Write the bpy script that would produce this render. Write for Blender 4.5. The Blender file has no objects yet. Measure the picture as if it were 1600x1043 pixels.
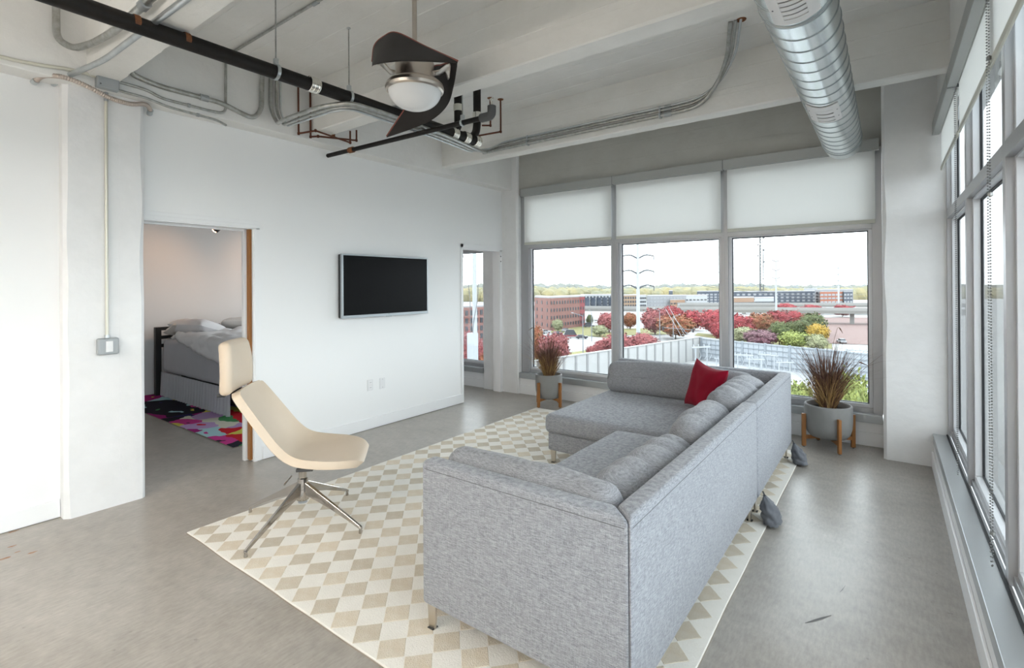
import bpy, bmesh, math, random
from mathutils import Vector, Matrix, noise
random.seed(7)
SC = bpy.context.scene
COL = SC.collection
PI = math.pi

# ------------------------------------------------------------------ camera
EYE = Vector((0.0, 0.0, 1.5))
FOC, CY = 790.5638, 443.0244            # focal length and principal row in pixels of the 1600 x 1043 frame
YAW, PIT, ROL = 0.637558982, 0.00224909859, -0.00601360917
FW = Vector((-math.sin(YAW)*math.cos(PIT), math.cos(YAW)*math.cos(PIT), math.sin(PIT)))
R0 = Vector((math.cos(YAW), math.sin(YAW), 0)); U0 = R0.cross(FW)
RT = R0*math.cos(ROL)+U0*math.sin(ROL); UP = -R0*math.sin(ROL)+U0*math.cos(ROL)
cam_d = bpy.data.cameras.new('camera'); cam = bpy.data.objects.new('camera', cam_d); COL.objects.link(cam)
cam.matrix_world = Matrix(((RT.x, UP.x, -FW.x, EYE.x), (RT.y, UP.y, -FW.y, EYE.y), (RT.z, UP.z, -FW.z, EYE.z), (0, 0, 0, 1)))
cam_d.sensor_width = 36; cam_d.lens = FOC/1600*36; cam_d.shift_y = (CY-521.5)/1600
cam_d.clip_start = 0.02; cam_d.clip_end = 6000
SC.camera = cam
def at(px, py, z=None, dist=None):      # world point that the pixel sees at height z or at depth dist
    d = FW + RT*((px-800)/FOC) - UP*((py-CY)/FOC)
    t = dist if dist is not None else (z-EYE.z)/d.z
    return EYE + d*t

# ------------------------------------------------------------------ sky and exposure
world = bpy.data.worlds.new('overcast_sky'); SC.world = world; world.use_nodes = True
bg = world.node_tree.nodes['Background']
bg.inputs['Color'].default_value = (0.87, 0.945, 1.0, 1); bg.inputs['Strength'].default_value = 4.3
vs = SC.view_settings
vs.view_transform = 'Standard'; vs.look = 'None'; vs.gamma = 1.0; vs.use_curve_mapping = False; vs.exposure = 0.56
def portal(name, loc, rot, sx, sy):     # light portals only guide sky sampling through the glazed openings
    l = bpy.data.lights.new(name, 'AREA'); l.shape = 'RECTANGLE'; l.size = sx; l.size_y = sy
    l.cycles.is_portal = True
    o = bpy.data.objects.new(name, l); COL.objects.link(o); o.location = loc; o.rotation_euler = rot
portal('portal_far_windows', (-2.05, 5.9, 1.55), (-PI/2, 0, 0), 4.0, 2.5)
portal('portal_bedroom_window', (-6.4, 5.9, 1.55), (-PI/2, 0, 0), 3.4, 2.5)
portal('portal_right_windows', (0.56, 0.4, 1.5), (PI/2, 0, PI/2), 9.9, 2.6)


# ------------------------------------------------------------------ materials
MATS = {}
def mat(name, col, rough=0.6, metal=0.0, var=None, bump=None, spec=0.5, trans=0.0, objvar=0.0, coat=0.0, emit=None, subs=None, sheen=0.0, transl=0.0):
    """var = (scale, amount, colour2[, stretch]); bump = (scale, strength[, stretch])"""
    m = bpy.data.materials.new(name); m.use_nodes = True; MATS[name] = m
    nt = m.node_tree; N = nt.nodes; L = nt.links; b = N['Principled BSDF']
    b.inputs['Base Color'].default_value = (*col, 1); b.inputs['Roughness'].default_value = rough
    b.inputs['Metallic'].default_value = metal; b.inputs['Specular IOR Level'].default_value = spec
    b.inputs['Coat Weight'].default_value = coat
    if sheen: b.inputs['Sheen Weight'].default_value = sheen
    if trans: b.inputs['Transmission Weight'].default_value = trans
    if emit: b.inputs['Emission Color'].default_value = (*emit[0], 1); b.inputs['Emission Strength'].default_value = emit[1]
    tc = N.new('ShaderNodeTexCoord')
    def coords(stretch):
        if not stretch: return tc.outputs['Object']
        mp = N.new('ShaderNodeMapping'); mp.inputs['Scale'].default_value = stretch
        L.new(tc.outputs['Object'], mp.inputs['Vector']); return mp.outputs['Vector']
    out = None
    if var:
        tx = N.new('ShaderNodeTexNoise'); tx.inputs['Scale'].default_value = var[0]; tx.inputs['Detail'].default_value = 6
        tx.inputs['Roughness'].default_value = 0.62
        L.new(coords(var[3] if len(var) > 3 else None), tx.inputs['Vector'])
        mr = N.new('ShaderNodeMapRange'); mr.inputs['From Min'].default_value = 0.36; mr.inputs['From Max'].default_value = 0.64
        mr.inputs['To Max'].default_value = var[1]; L.new(tx.outputs['Fac'], mr.inputs['Value'])
        mx = N.new('ShaderNodeMix'); mx.data_type = 'RGBA'; mx.inputs['A'].default_value = (*col, 1); mx.inputs['B'].default_value = (*var[2], 1)
        L.new(mr.outputs['Result'], mx.inputs['Factor']); out = mx.outputs['Result']
        L.new(out, b.inputs['Base Color'])
    if objvar:
        oi = N.new('ShaderNodeObjectInfo'); mr = N.new('ShaderNodeMapRange')
        mr.inputs['To Min'].default_value = 1-objvar; mr.inputs['To Max'].default_value = 1+objvar*0.5
        L.new(oi.outputs['Random'], mr.inputs['Value'])
        hs = N.new('ShaderNodeHueSaturation'); L.new(mr.outputs['Result'], hs.inputs['Value'])
        if out: L.new(out, hs.inputs['Color'])
        else: hs.inputs['Color'].default_value = (*col, 1)
        L.new(hs.outputs['Color'], b.inputs['Base Color']); out = hs.outputs['Color']
    if bump:
        tx = N.new('ShaderNodeTexNoise'); tx.inputs['Scale'].default_value = bump[0]; tx.inputs['Detail'].default_value = 5
        L.new(coords(bump[2] if len(bump) > 2 else None), tx.inputs['Vector'])
        bp = N.new('ShaderNodeBump'); bp.inputs['Strength'].default_value = bump[1]; bp.inputs['Distance'].default_value = 0.01
        L.new(tx.outputs['Fac'], bp.inputs['Height']); L.new(bp.outputs['Normal'], b.inputs['Normal'])
    if transl:
        tl = N.new('ShaderNodeBsdfTranslucent'); tl.inputs['Color'].default_value = (*col, 1)
        mx = N.new('ShaderNodeMixShader'); mx.inputs['Fac'].default_value = transl
        L.new(b.outputs['BSDF'], mx.inputs[1]); L.new(tl.outputs['BSDF'], mx.inputs[2])
        L.new(mx.outputs['Shader'], N['Material Output'].inputs['Surface'])
    return m

def fabric_mat(name, c1, c2, sx, transl=0.0):
    """two-way woven heather: stretched noise along both thread directions"""
    m = mat(name, c1, 0.95, spec=0.15, sheen=0.15)
    nt = m.node_tree; N = nt.nodes; L = nt.links; b = N['Principled BSDF']; tc = N.new('ShaderNodeTexCoord')
    ad = None
    for st, wt in (((46*sx, 46*sx, 380*sx), 0.45), ((380*sx, 380*sx, 50*sx), 0.25), ((300*sx, 300*sx, 300*sx), 0.30)):
        mp = N.new('ShaderNodeMapping'); mp.inputs['Scale'].default_value = st; L.new(tc.outputs['Object'], mp.inputs['Vector'])
        tx = N.new('ShaderNodeTexNoise'); tx.inputs['Scale'].default_value = 1.0; tx.inputs['Detail'].default_value = 3
        L.new(mp.outputs['Vector'], tx.inputs['Vector'])
        ml = N.new('ShaderNodeMath'); ml.operation = 'MULTIPLY_ADD'; L.new(tx.outputs['Fac'], ml.inputs[0]); ml.inputs[1].default_value = wt
        if ad: L.new(ad.outputs[0], ml.inputs[2])
        else: ml.inputs[2].default_value = 0.0
        ad = ml
    mr = N.new('ShaderNodeMapRange'); mr.inputs['From Min'].default_value = 0.35; mr.inputs['From Max'].default_value = 0.65
    L.new(ad.outputs[0], mr.inputs['Value'])
    mx = N.new('ShaderNodeMix'); mx.data_type = 'RGBA'; mx.inputs['A'].default_value = (*c1, 1); mx.inputs['B'].default_value = (*c2, 1)
    L.new(mr.outputs['Result'], mx.inputs['Factor']); L.new(mx.outputs['Result'], b.inputs['Base Color'])
    bp = N.new('ShaderNodeBump'); bp.inputs['Strength'].default_value = 0.25; bp.inputs['Distance'].default_value = 0.002
    L.new(ad.outputs[0], bp.inputs['Height']); L.new(bp.outputs['Normal'], b.inputs['Normal'])
    return m

def board_mat(name, col, axis_scale, col2):
    """painted board-formed concrete: faint joints of the form boards and chips"""
    m = mat(name, col, 0.75, var=(3.0, 0.55, col2))
    nt = m.node_tree; N = nt.nodes; L = nt.links; b = N['Principled BSDF']; tc = N.new('ShaderNodeTexCoord')
    mp = N.new('ShaderNodeMapping'); mp.inputs['Scale'].default_value = axis_scale; L.new(tc.outputs['Object'], mp.inputs['Vector'])
    ns = N.new('ShaderNodeTexNoise'); ns.inputs['Scale'].default_value = 1.3; ns.inputs['Detail'].default_value = 4; L.new(tc.outputs['Object'], ns.inputs['Vector'])
    sx = N.new('ShaderNodeSeparateXYZ'); L.new(mp.outputs['Vector'], sx.inputs[0])
    a1 = N.new('ShaderNodeMath'); a1.operation = 'ADD'; L.new(sx.outputs[0], a1.inputs[0]); L.new(sx.outputs[1], a1.inputs[1])
    a2 = N.new('ShaderNodeMath'); a2.operation = 'ADD'; L.new(a1.outputs[0], a2.inputs[0]); L.new(sx.outputs[2], a2.inputs[1])
    nm = N.new('ShaderNodeMath'); nm.operation = 'MULTIPLY_ADD'; L.new(ns.outputs['Fac'], nm.inputs[0]); nm.inputs[1].default_value = 0.05; L.new(a2.outputs[0], nm.inputs[2])
    fr = N.new('ShaderNodeMath'); fr.operation = 'FRACT'; L.new(nm.outputs[0], fr.inputs[0])
    ls = N.new('ShaderNodeMath'); ls.operation = 'LESS_THAN'; L.new(fr.outputs[0], ls.inputs[0]); ls.inputs[1].default_value = 0.035
    n2 = N.new('ShaderNodeTexNoise'); n2.inputs['Scale'].default_value = 22; n2.inputs['Detail'].default_value = 6; L.new(tc.outputs['Object'], n2.inputs['Vector'])
    h = N.new('ShaderNodeMath'); h.operation = 'MULTIPLY_ADD'; L.new(ls.outputs[0], h.inputs[0]); h.inputs[1].default_value = 0.8; L.new(n2.outputs['Fac'], h.inputs[2])
    bp = N.new('ShaderNodeBump'); bp.inputs['Strength'].default_value = 0.45; bp.inputs['Distance'].default_value = 0.006
    L.new(h.outputs[0], bp.inputs['Height']); L.new(bp.outputs['Normal'], b.inputs['Normal'])
    return m

def glass_mat(name, tint, refl=1.0):
    m = bpy.data.materials.new(name); m.use_nodes = True; MATS[name] = m
    nt = m.node_tree; N = nt.nodes; L = nt.links; N.remove(N['Principled BSDF'])
    tr = N.new('ShaderNodeBsdfTransparent'); tr.inputs['Color'].default_value = (*tint, 1)
    gl = N.new('ShaderNodeBsdfGlossy'); gl.inputs['Roughness'].default_value = 0.0
    fr = N.new('ShaderNodeFresnel'); fr.inputs['IOR'].default_value = 1.45
    ml = N.new('ShaderNodeMath'); ml.operation = 'MULTIPLY'; ml.inputs[1].default_value = refl; L.new(fr.outputs[0], ml.inputs[0])
    mx = N.new('ShaderNodeMixShader'); L.new(ml.outputs[0], mx.inputs[0]); L.new(tr.outputs[0], mx.inputs[1]); L.new(gl.outputs[0], mx.inputs[2])
    L.new(mx.outputs[0], N['Material Output'].inputs['Surface'])
    return m

def floor_mat():
    m = mat('polished_concrete', (0.395, 0.368, 0.332), 0.3, var=(0.9, 0.9, (0.30, 0.272, 0.238)), spec=0.5)
    nt = m.node_tree; N = nt.nodes; L = nt.links; b = N['Principled BSDF']; tc = N.new('ShaderNodeTexCoord')
    mp = N.new('ShaderNodeMapping'); mp.inputs['Rotation'].default_value = (0, 0, 0.9); mp.inputs['Scale'].default_value = (7, 12, 1)
    L.new(tc.outputs['Object'], mp.inputs['Vector'])
    t2 = N.new('ShaderNodeTexNoise'); t2.inputs['Scale'].default_value = 1.0; t2.inputs['Detail'].default_value = 5; t2.inputs['Roughness'].default_value = 0.6
    L.new(mp.outputs['Vector'], t2.inputs['Vector'])
    old = b.inputs['Base Color'].links[0].from_socket
    r2 = N.new('ShaderNodeMapRange'); r2.inputs['From Min'].default_value = 0.25; r2.inputs['From Max'].default_value = 0.75
    r2.inputs['To Min'].default_value = 0.86; r2.inputs['To Max'].default_value = 1.10; L.new(t2.outputs['Fac'], r2.inputs['Value'])
    hs = N.new('ShaderNodeHueSaturation'); L.new(old, hs.inputs['Color']); L.new(r2.outputs['Result'], hs.inputs['Value'])
    vo = N.new('ShaderNodeTexNoise'); vo.inputs['Scale'].default_value = 34; vo.inputs['Detail'].default_value = 2; L.new(tc.outputs['Object'], vo.inputs['Vector'])
    sp = N.new('ShaderNodeMapRange'); sp.inputs['From Min'].default_value = 0.22; sp.inputs['From Max'].default_value = 0.30; sp.inputs['To Min'].default_value = 0.74; sp.inputs['To Max'].default_value = 1.0
    L.new(vo.outputs['Fac'], sp.inputs['Value'])
    m3 = N.new('ShaderNodeMapping'); m3.inputs['Rotation'].default_value = (0, 0, 0.25); m3.inputs['Scale'].default_value = (70, 17, 1); L.new(tc.outputs['Object'], m3.inputs['Vector'])
    t3 = N.new('ShaderNodeTexNoise'); t3.inputs['Scale'].default_value = 1.0; t3.inputs['Detail'].default_value = 6; t3.inputs['Roughness'].default_value = 0.65; L.new(m3.outputs['Vector'], t3.inputs['Vector'])
    g3 = N.new('ShaderNodeMapRange'); g3.inputs['From Min'].default_value = 0.3; g3.inputs['From Max'].default_value = 0.7; g3.inputs['To Min'].default_value = 0.84; g3.inputs['To Max'].default_value = 1.12; L.new(t3.outputs['Fac'], g3.inputs['Value'])
    k1 = N.new('ShaderNodeMath'); k1.operation = 'MULTIPLY'; L.new(r2.outputs['Result'], k1.inputs[0]); L.new(sp.outputs['Result'], k1.inputs[1])
    k2 = N.new('ShaderNodeMath'); k2.operation = 'MULTIPLY'; L.new(k1.outputs[0], k2.inputs[0]); L.new(g3.outputs['Result'], k2.inputs[1])
    L.new(k2.outputs[0], hs.inputs['Value']); L.new(hs.outputs['Color'], b.inputs['Base Color'])
    rr = N.new('ShaderNodeMapRange'); rr.inputs['To Min'].default_value = 0.275; rr.inputs['To Max'].default_value = 0.35; L.new(t2.outputs['Fac'], rr.inputs['Value'])
    L.new(rr.outputs['Result'], b.inputs['Roughness'])
    bp = N.new('ShaderNodeBump'); bp.inputs['Strength'].default_value = 0.035; bp.inputs['Distance'].default_value = 0.01
    L.new(t2.outputs['Fac'], bp.inputs['Height']); L.new(bp.outputs['Normal'], b.inputs['Normal'])
    return m

def print_mat(name, cols, scale, seed):
    """flat multicolour print made of warped blobs"""
    m = mat(name, cols[0], 0.95, spec=0.1)
    nt = m.node_tree; N = nt.nodes; L = nt.links; b = N['Principled BSDF']; tc = N.new('ShaderNodeTexCoord')
    n0 = N.new('ShaderNodeTexNoise'); n0.inputs['Scale'].default_value = 2.2; n0.inputs['Detail'].default_value = 3; L.new(tc.outputs['Object'], n0.inputs['Vector'])
    vm = N.new('ShaderNodeVectorMath'); vm.operation = 'MULTIPLY_ADD'; L.new(n0.outputs['Color'], vm.inputs[0]); vm.inputs[1].default_value = (0.55, 0.55, 0); L.new(tc.outputs['Object'], vm.inputs[2])
    mp = N.new('ShaderNodeMapping'); mp.inputs['Location'].default_value = (seed, seed*0.7, 0); mp.inputs['Scale'].default_value = (1, 1.7, 1); L.new(vm.outputs[0], mp.inputs['Vector'])
    v = N.new('ShaderNodeTexVoronoi'); v.inputs['Scale'].default_value = scale; v.inputs['Randomness'].default_value = 1; L.new(mp.outputs['Vector'], v.inputs['Vector'])
    sep = N.new('ShaderNodeSeparateColor'); L.new(v.outputs['Color'], sep.inputs[0])
    r = N.new('ShaderNodeValToRGB'); r.color_ramp.interpolation = 'CONSTANT'; el = r.color_ramp.elements
    while len(el) < len(cols): el.new(0.5)
    for i, c in enumerate(cols): el[i].position = i/len(cols); el[i].color = (*c, 1)
    L.new(sep.outputs[0], r.inputs['Fac'])
    r2 = N.new('ShaderNodeMath'); r2.operation = 'LESS_THAN'; r2.inputs[1].default_value = 0.16; L.new(v.outputs['Distance'], r2.inputs[0])
    r3 = N.new('ShaderNodeValToRGB'); r3.color_ramp.interpolation = 'CONSTANT'; e3 = r3.color_ramp.elements
    while len(e3) < len(cols): e3.new(0.5)
    for i, c in enumerate(cols[3:]+cols[:3]): e3[i].position = i/len(cols); e3[i].color = (*c, 1)
    L.new(sep.outputs[1], r3.inputs['Fac'])
    mx = N.new('ShaderNodeMix'); mx.data_type = 'RGBA'; L.new(r2.outputs[0], mx.inputs['Factor']); L.new(r.outputs['Color'], mx.inputs['A']); L.new(r3.outputs['Color'], mx.inputs['B'])
    L.new(mx.outputs['Result'], b.inputs['Base Color'])
    return m

mat('drywall', (0.86, 0.86, 0.855), 0.7, bump=(160, 0.03))
mat('trim_white', (0.86, 0.86, 0.86), 0.4)
mat('column_paint', (0.82, 0.815, 0.81), 0.5, var=(5, 0.5, (0.74, 0.735, 0.725)), bump=(14, 0.35))
board_mat('slab_paint', (0.82, 0.81, 0.785), (0.0, 5.2, 0.0), (0.74, 0.725, 0.695))
board_mat('rib_paint', (0.82, 0.81, 0.78), (0.0, 0.0, 6.3), (0.73, 0.715, 0.68))
board_mat('beam_paint', (0.82, 0.81, 0.785), (0.0, 0.0, 5.6), (0.74, 0.725, 0.70))
board_mat('header_concrete', (0.50, 0.495, 0.46), (0.0, 0.0, 5.0), (0.42, 0.41, 0.375))
floor_mat()
mat('aluminium', (0.44, 0.44, 0.45), 0.38, metal=0.55, var=(3, 0.3, (0.38, 0.38, 0.39)))
mat('aluminium_light', (0.64, 0.65, 0.67), 0.4, metal=0.25)
mat('gasket', (0.012, 0.013, 0.016), 0.6)
mat('sill_metal', (0.42, 0.44, 0.45), 0.35, metal=0.5)
glass_mat('window_glass', (0.955, 0.97, 0.968), 0.75)
mat('shade_fabric', (0.88, 0.88, 0.865), 0.9, transl=0.48, bump=(260, 0.12), var=(140, 0.2, (0.76, 0.76, 0.73), (1, 1, 6)))
mat('shade_hem', (0.62, 0.62, 0.55), 0.8)
mat('cassette', (0.43, 0.44, 0.43), 0.45, metal=0.35)
mat('chain_steel', (0.35, 0.35, 0.34), 0.4, metal=0.8)
mat('galvanized', (0.62, 0.65, 0.66), 0.34, metal=0.9, var=(9, 0.6, (0.42, 0.45, 0.46)))
mat('duct_metal', (0.72, 0.76, 0.77), 0.26, metal=0.95, var=(5, 0.5, (0.56, 0.60, 0.61), (3, 0.5, 3)))
mat('duct_seam', (0.34, 0.37, 0.38), 0.4, metal=0.9)
mat('register_white', (0.75, 0.73, 0.72), 0.5)
mat('register_gap', (0.10, 0.10, 0.10), 0.8)
mat('black_iron', (0.006, 0.005, 0.0045), 0.55, spec=0.3, var=(22, 0.3, (0.022, 0.014, 0.009)), bump=(60, 0.2))
mat('rust', (0.28, 0.10, 0.03), 0.8, var=(30, 0.8, (0.10, 0.04, 0.02)))
mat('copper_dark', (0.13, 0.045, 0.025), 0.45, metal=0.6)
mat('steel_bright', (0.78, 0.76, 0.70), 0.25, metal=1.0)
mat('conduit_steel', (0.50, 0.51, 0.50), 0.35, metal=0.85, var=(25, 0.7, (0.30, 0.29, 0.25)))
mat('conduit_cream', (0.66, 0.64, 0.55), 0.4, metal=0.4)
mat('flex_steel', (0.55, 0.47, 0.42), 0.4, metal=0.7)
mat('box_grey', (0.38, 0.40, 0.41), 0.5, metal=0.4)
mat('nickel', (0.62, 0.56, 0.50), 0.28, metal=1.0)
mat('blade_dark', (0.018, 0.015, 0.014), 0.5, spec=0.3)
mat('blade_edge', (0.25, 0.07, 0.05), 0.5)
mat('opal_glass', (0.80, 0.80, 0.80), 0.25)
mat('tv_frame', (0.42, 0.45, 0.47), 0.3, metal=0.7)
mat('tv_screen', (0.0015, 0.0015, 0.0018), 0.35, spec=0.12)
mat('plastic_white', (0.78, 0.78, 0.78), 0.4)
mat('slot_dark', (0.08, 0.08, 0.08), 0.6)
fabric_mat('sofa_fabric', (0.15, 0.155, 0.173), (0.44, 0.453, 0.482), 1.0)
fabric_mat('cushion_fabric', (0.15, 0.15, 0.163), (0.395, 0.40, 0.42), 1.1)
mat('seam_thread', (0.12, 0.12, 0.125), 0.9)
mat('bag_fabric', (0.10, 0.105, 0.12), 0.85, var=(14, 0.6, (0.19, 0.20, 0.22)), sheen=0.2)
mat('red_velvet', (0.27, 0.002, 0.02), 0.8, sheen=0.06, spec=0.2, var=(8, 0.4, (0.20, 0.0, 0.012)))
mat('leg_steel', (0.60, 0.55, 0.48), 0.3, metal=1.0)
mat('leather', (0.62, 0.50, 0.375), 0.42, bump=(260, 0.06), var=(2.5, 0.4, (0.66, 0.55, 0.43)))
mat('leather_seam', (0.42, 0.31, 0.21), 0.6)
mat('chrome', (0.50, 0.47, 0.44), 0.1, metal=1.0)
mat('rubber', (0.02, 0.02, 0.02), 0.7)
mat('rug_cream', (0.82, 0.79, 0.73), 0.95, spec=0.1, var=(14, 0.5, (0.77, 0.735, 0.67)), bump=(140, 0.35))
mat('rug_tan', (0.66, 0.575, 0.45), 0.95, spec=0.1, var=(16, 0.7, (0.72, 0.66, 0.56)), bump=(200, 0.6), objvar=0.16)
mat('rug_edge', (0.28, 0.24, 0.20), 0.9)
mat('pot_cement', (0.22, 0.217, 0.21), 0.8, var=(6, 0.4, (0.27, 0.266, 0.26)), bump=(70, 0.12))
mat('soil', (0.022, 0.014, 0.009), 0.95, bump=(60, 0.8))
mat('stand_wood', (0.34, 0.145, 0.04), 0.45, var=(5, 0.7, (0.22, 0.085, 0.022), (14, 14, 1.2)))
mat('dry_grass', (0.17, 0.08, 0.045), 0.7, var=(6, 0.9, (0.075, 0.032, 0.025)))
mat('straw', (0.44, 0.285, 0.115), 0.7, var=(9, 0.7, (0.32, 0.18, 0.06)))
mat('headboard_black', (0.012, 0.012, 0.013), 0.45)
mat('bed_sheet', (0.50, 0.50, 0.53), 0.9, var=(4, 0.3, (0.43, 0.43, 0.46)))
mat('bed_sheet_dark', (0.12, 0.12, 0.13), 0.9)
mat('duvet_white', (0.80, 0.79, 0.80), 0.9, var=(3, 0.4, (0.70, 0.69, 0.70)))
mat('pillow_cream', (0.75, 0.71, 0.67), 0.9)
print_mat('rug_print', [(0.55, 0.02, 0.03), (0.03, 0.025, 0.09), (0.62, 0.60, 0.50), (0.30, 0.02, 0.16), (0.07, 0.25, 0.10), (0.45, 0.30, 0.52), (0.60, 0.55, 0.10), (0.38, 0.58, 0.62), (0.02, 0.02, 0.03), (0.55, 0.05, 0.25)], 3.1, 3.3)
mat('door_wood', (0.36, 0.155, 0.04), 0.5, var=(3, 0.6, (0.28, 0.11, 0.03), (12, 12, 1)))
mat('black_plastic', (0.02, 0.02, 0.02), 0.45)
mat('lamp_glow', (1, 0.8, 0.6), 0.5, emit=((1.0, 0.55, 0.28), 30))
mat('fill_diffuser', (0.8, 0.8, 0.8), 0.5, emit=((1.0, 0.88, 0.76), 6))  # glowing faces of the added fill lights
mat('scuff', (0.12, 0.115, 0.11), 0.6)
mat('stain_rust', (0.30, 0.12, 0.035), 0.8, var=(40, 0.7, (0.36, 0.30, 0.25)))
# outside
mat('road', (0.2325, 0.2325, 0.2286), 0.9, var=(0.02, 0.5, (0.186, 0.186, 0.1821)))
mat('lawn', (0.0992, 0.1054, 0.0372), 0.95, var=(0.12, 0.8, (0.1612, 0.1364, 0.0434)))
mat('gravel', (0.2604, 0.2691, 0.2778), 0.9, var=(0.6, 0.6, (0.2083, 0.217, 0.2257)))
mat('red_gravel', (0.085, 0.042, 0.036), 0.95, var=(0.9, 0.9, (0.15, 0.105, 0.095)))
mat('pole_dark', (0.05, 0.055, 0.06), 0.6)
mat('panel_concrete', (0.2697, 0.2697, 0.2652), 0.85, var=(0.3, 0.4, (0.2337, 0.2337, 0.2292)))
mat('panel_post', (0.1612, 0.1612, 0.1612), 0.85)
mat('fence_sheet', (0.248, 0.2678, 0.2877), 0.6)
mat('fence_rail', (0.1634, 0.1826, 0.2018), 0.6)
mat('pole_white', (0.274, 0.2902, 0.3063), 0.6)
mat('pole_grey', (0.124, 0.1364, 0.155), 0.6)
mat('highway', (0.1934, 0.1894, 0.1814), 0.9)
mat('highway_side', (0.137, 0.133, 0.1249), 0.9)
mat('brick', (0.1381, 0.06277, 0.05189), 0.9, var=(0.5, 0.6, (0.1674, 0.0837, 0.07114)))
mat('brick_red', (0.1612, 0.03627, 0.0403), 0.9)
mat('facade_white', (0.266, 0.274, 0.2821), 0.8)
mat('facade_grey', (0.1693, 0.1733, 0.1814), 0.8)
mat('facade_dark', (0.03906, 0.04774, 0.0651), 0.8)
mat('facade_beige', (0.2176, 0.1451, 0.09269), 0.8)
mat('facade_orange', (0.2176, 0.07114, 0.03767), 0.8)
mat('facade_tan', (0.2009, 0.1255, 0.0837), 0.8)
mat('window_dark', (0.0217, 0.0248, 0.031), 0.3)
mat('window_pale', (0.186, 0.1922, 0.2046), 0.3)
mat('roof_white', (0.1984, 0.1984, 0.2046), 0.9)
mat('car_white', (0.2108, 0.2108, 0.2232), 0.3)
mat('car_dark', (0.0186, 0.0186, 0.0248), 0.3)
mat('truck_red', (0.124, 0.0124, 0.0186), 0.4)
mat('bark', (0.031, 0.0217, 0.0155), 0.9)
def leaf(name, a, b): mat(name, a, 0.8, var=(3.2, 1.0, b), objvar=0.15, spec=0.2)
leaf('leaf_red', (0.2833, 0.04376, 0.05078), (0.1489, 0.03441, 0.03909))
leaf('leaf_rust', (0.2424, 0.07298, 0.04376), (0.1256, 0.07298, 0.03207))
leaf('leaf_pink', (0.2658, 0.08467, 0.08116), (0.1607, 0.0496, 0.05545))
leaf('leaf_green', (0.09635, 0.108, 0.04376), (0.05545, 0.07298, 0.03207))
leaf('leaf_lime', (0.2307, 0.2542, 0.07298), (0.1256, 0.1549, 0.0496))
leaf('leaf_yellow', (0.3827, 0.2424, 0.04376), (0.2073, 0.1489, 0.03792))
leaf('leaf_purple', (0.1431, 0.07882, 0.09051), (0.09635, 0.0496, 0.06129))
leaf('leaf_pale', (0.2424, 0.2424, 0.1431), (0.1723, 0.184, 0.1022))
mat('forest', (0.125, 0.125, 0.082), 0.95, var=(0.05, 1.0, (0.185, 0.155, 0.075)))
mat('forest_hazed', (0.1054, 0.1178, 0.1178), 0.95, var=(0.01, 1.0, (0.124, 0.124, 0.0992)))  # distance haze is mixed into this base colour

# ------------------------------------------------------------------ mesh helpers
def link(name, me, m=None, parent=None, loc=None, rz=0.0):
    o = bpy.data.objects.new(name, me); COL.objects.link(o)
    if m and not me.materials: me.materials.append(MATS[m])
    if parent: o.parent = parent
    if loc is not None: o.location = loc
    if rz: o.rotation_euler.z = rz
    return o
def tag(o, label, cat, group=None, kind=None):
    o['label'] = label; o['category'] = cat
    if group: o['group'] = group
    if kind: o['kind'] = kind
    return o
def thing(name, label, cat, loc=(0, 0, 0), rz=0.0, group=None):
    o = bpy.data.objects.new(name, None); COL.objects.link(o); o.location = loc; o.rotation_euler.z = rz
    o.empty_display_size = 0.1
    return tag(o, label, cat, group)
def structure(name, loc=(0, 0, 0)):
    o = bpy.data.objects.new(name, None); COL.objects.link(o); o.location = loc; o['kind'] = 'structure'; return o

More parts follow.
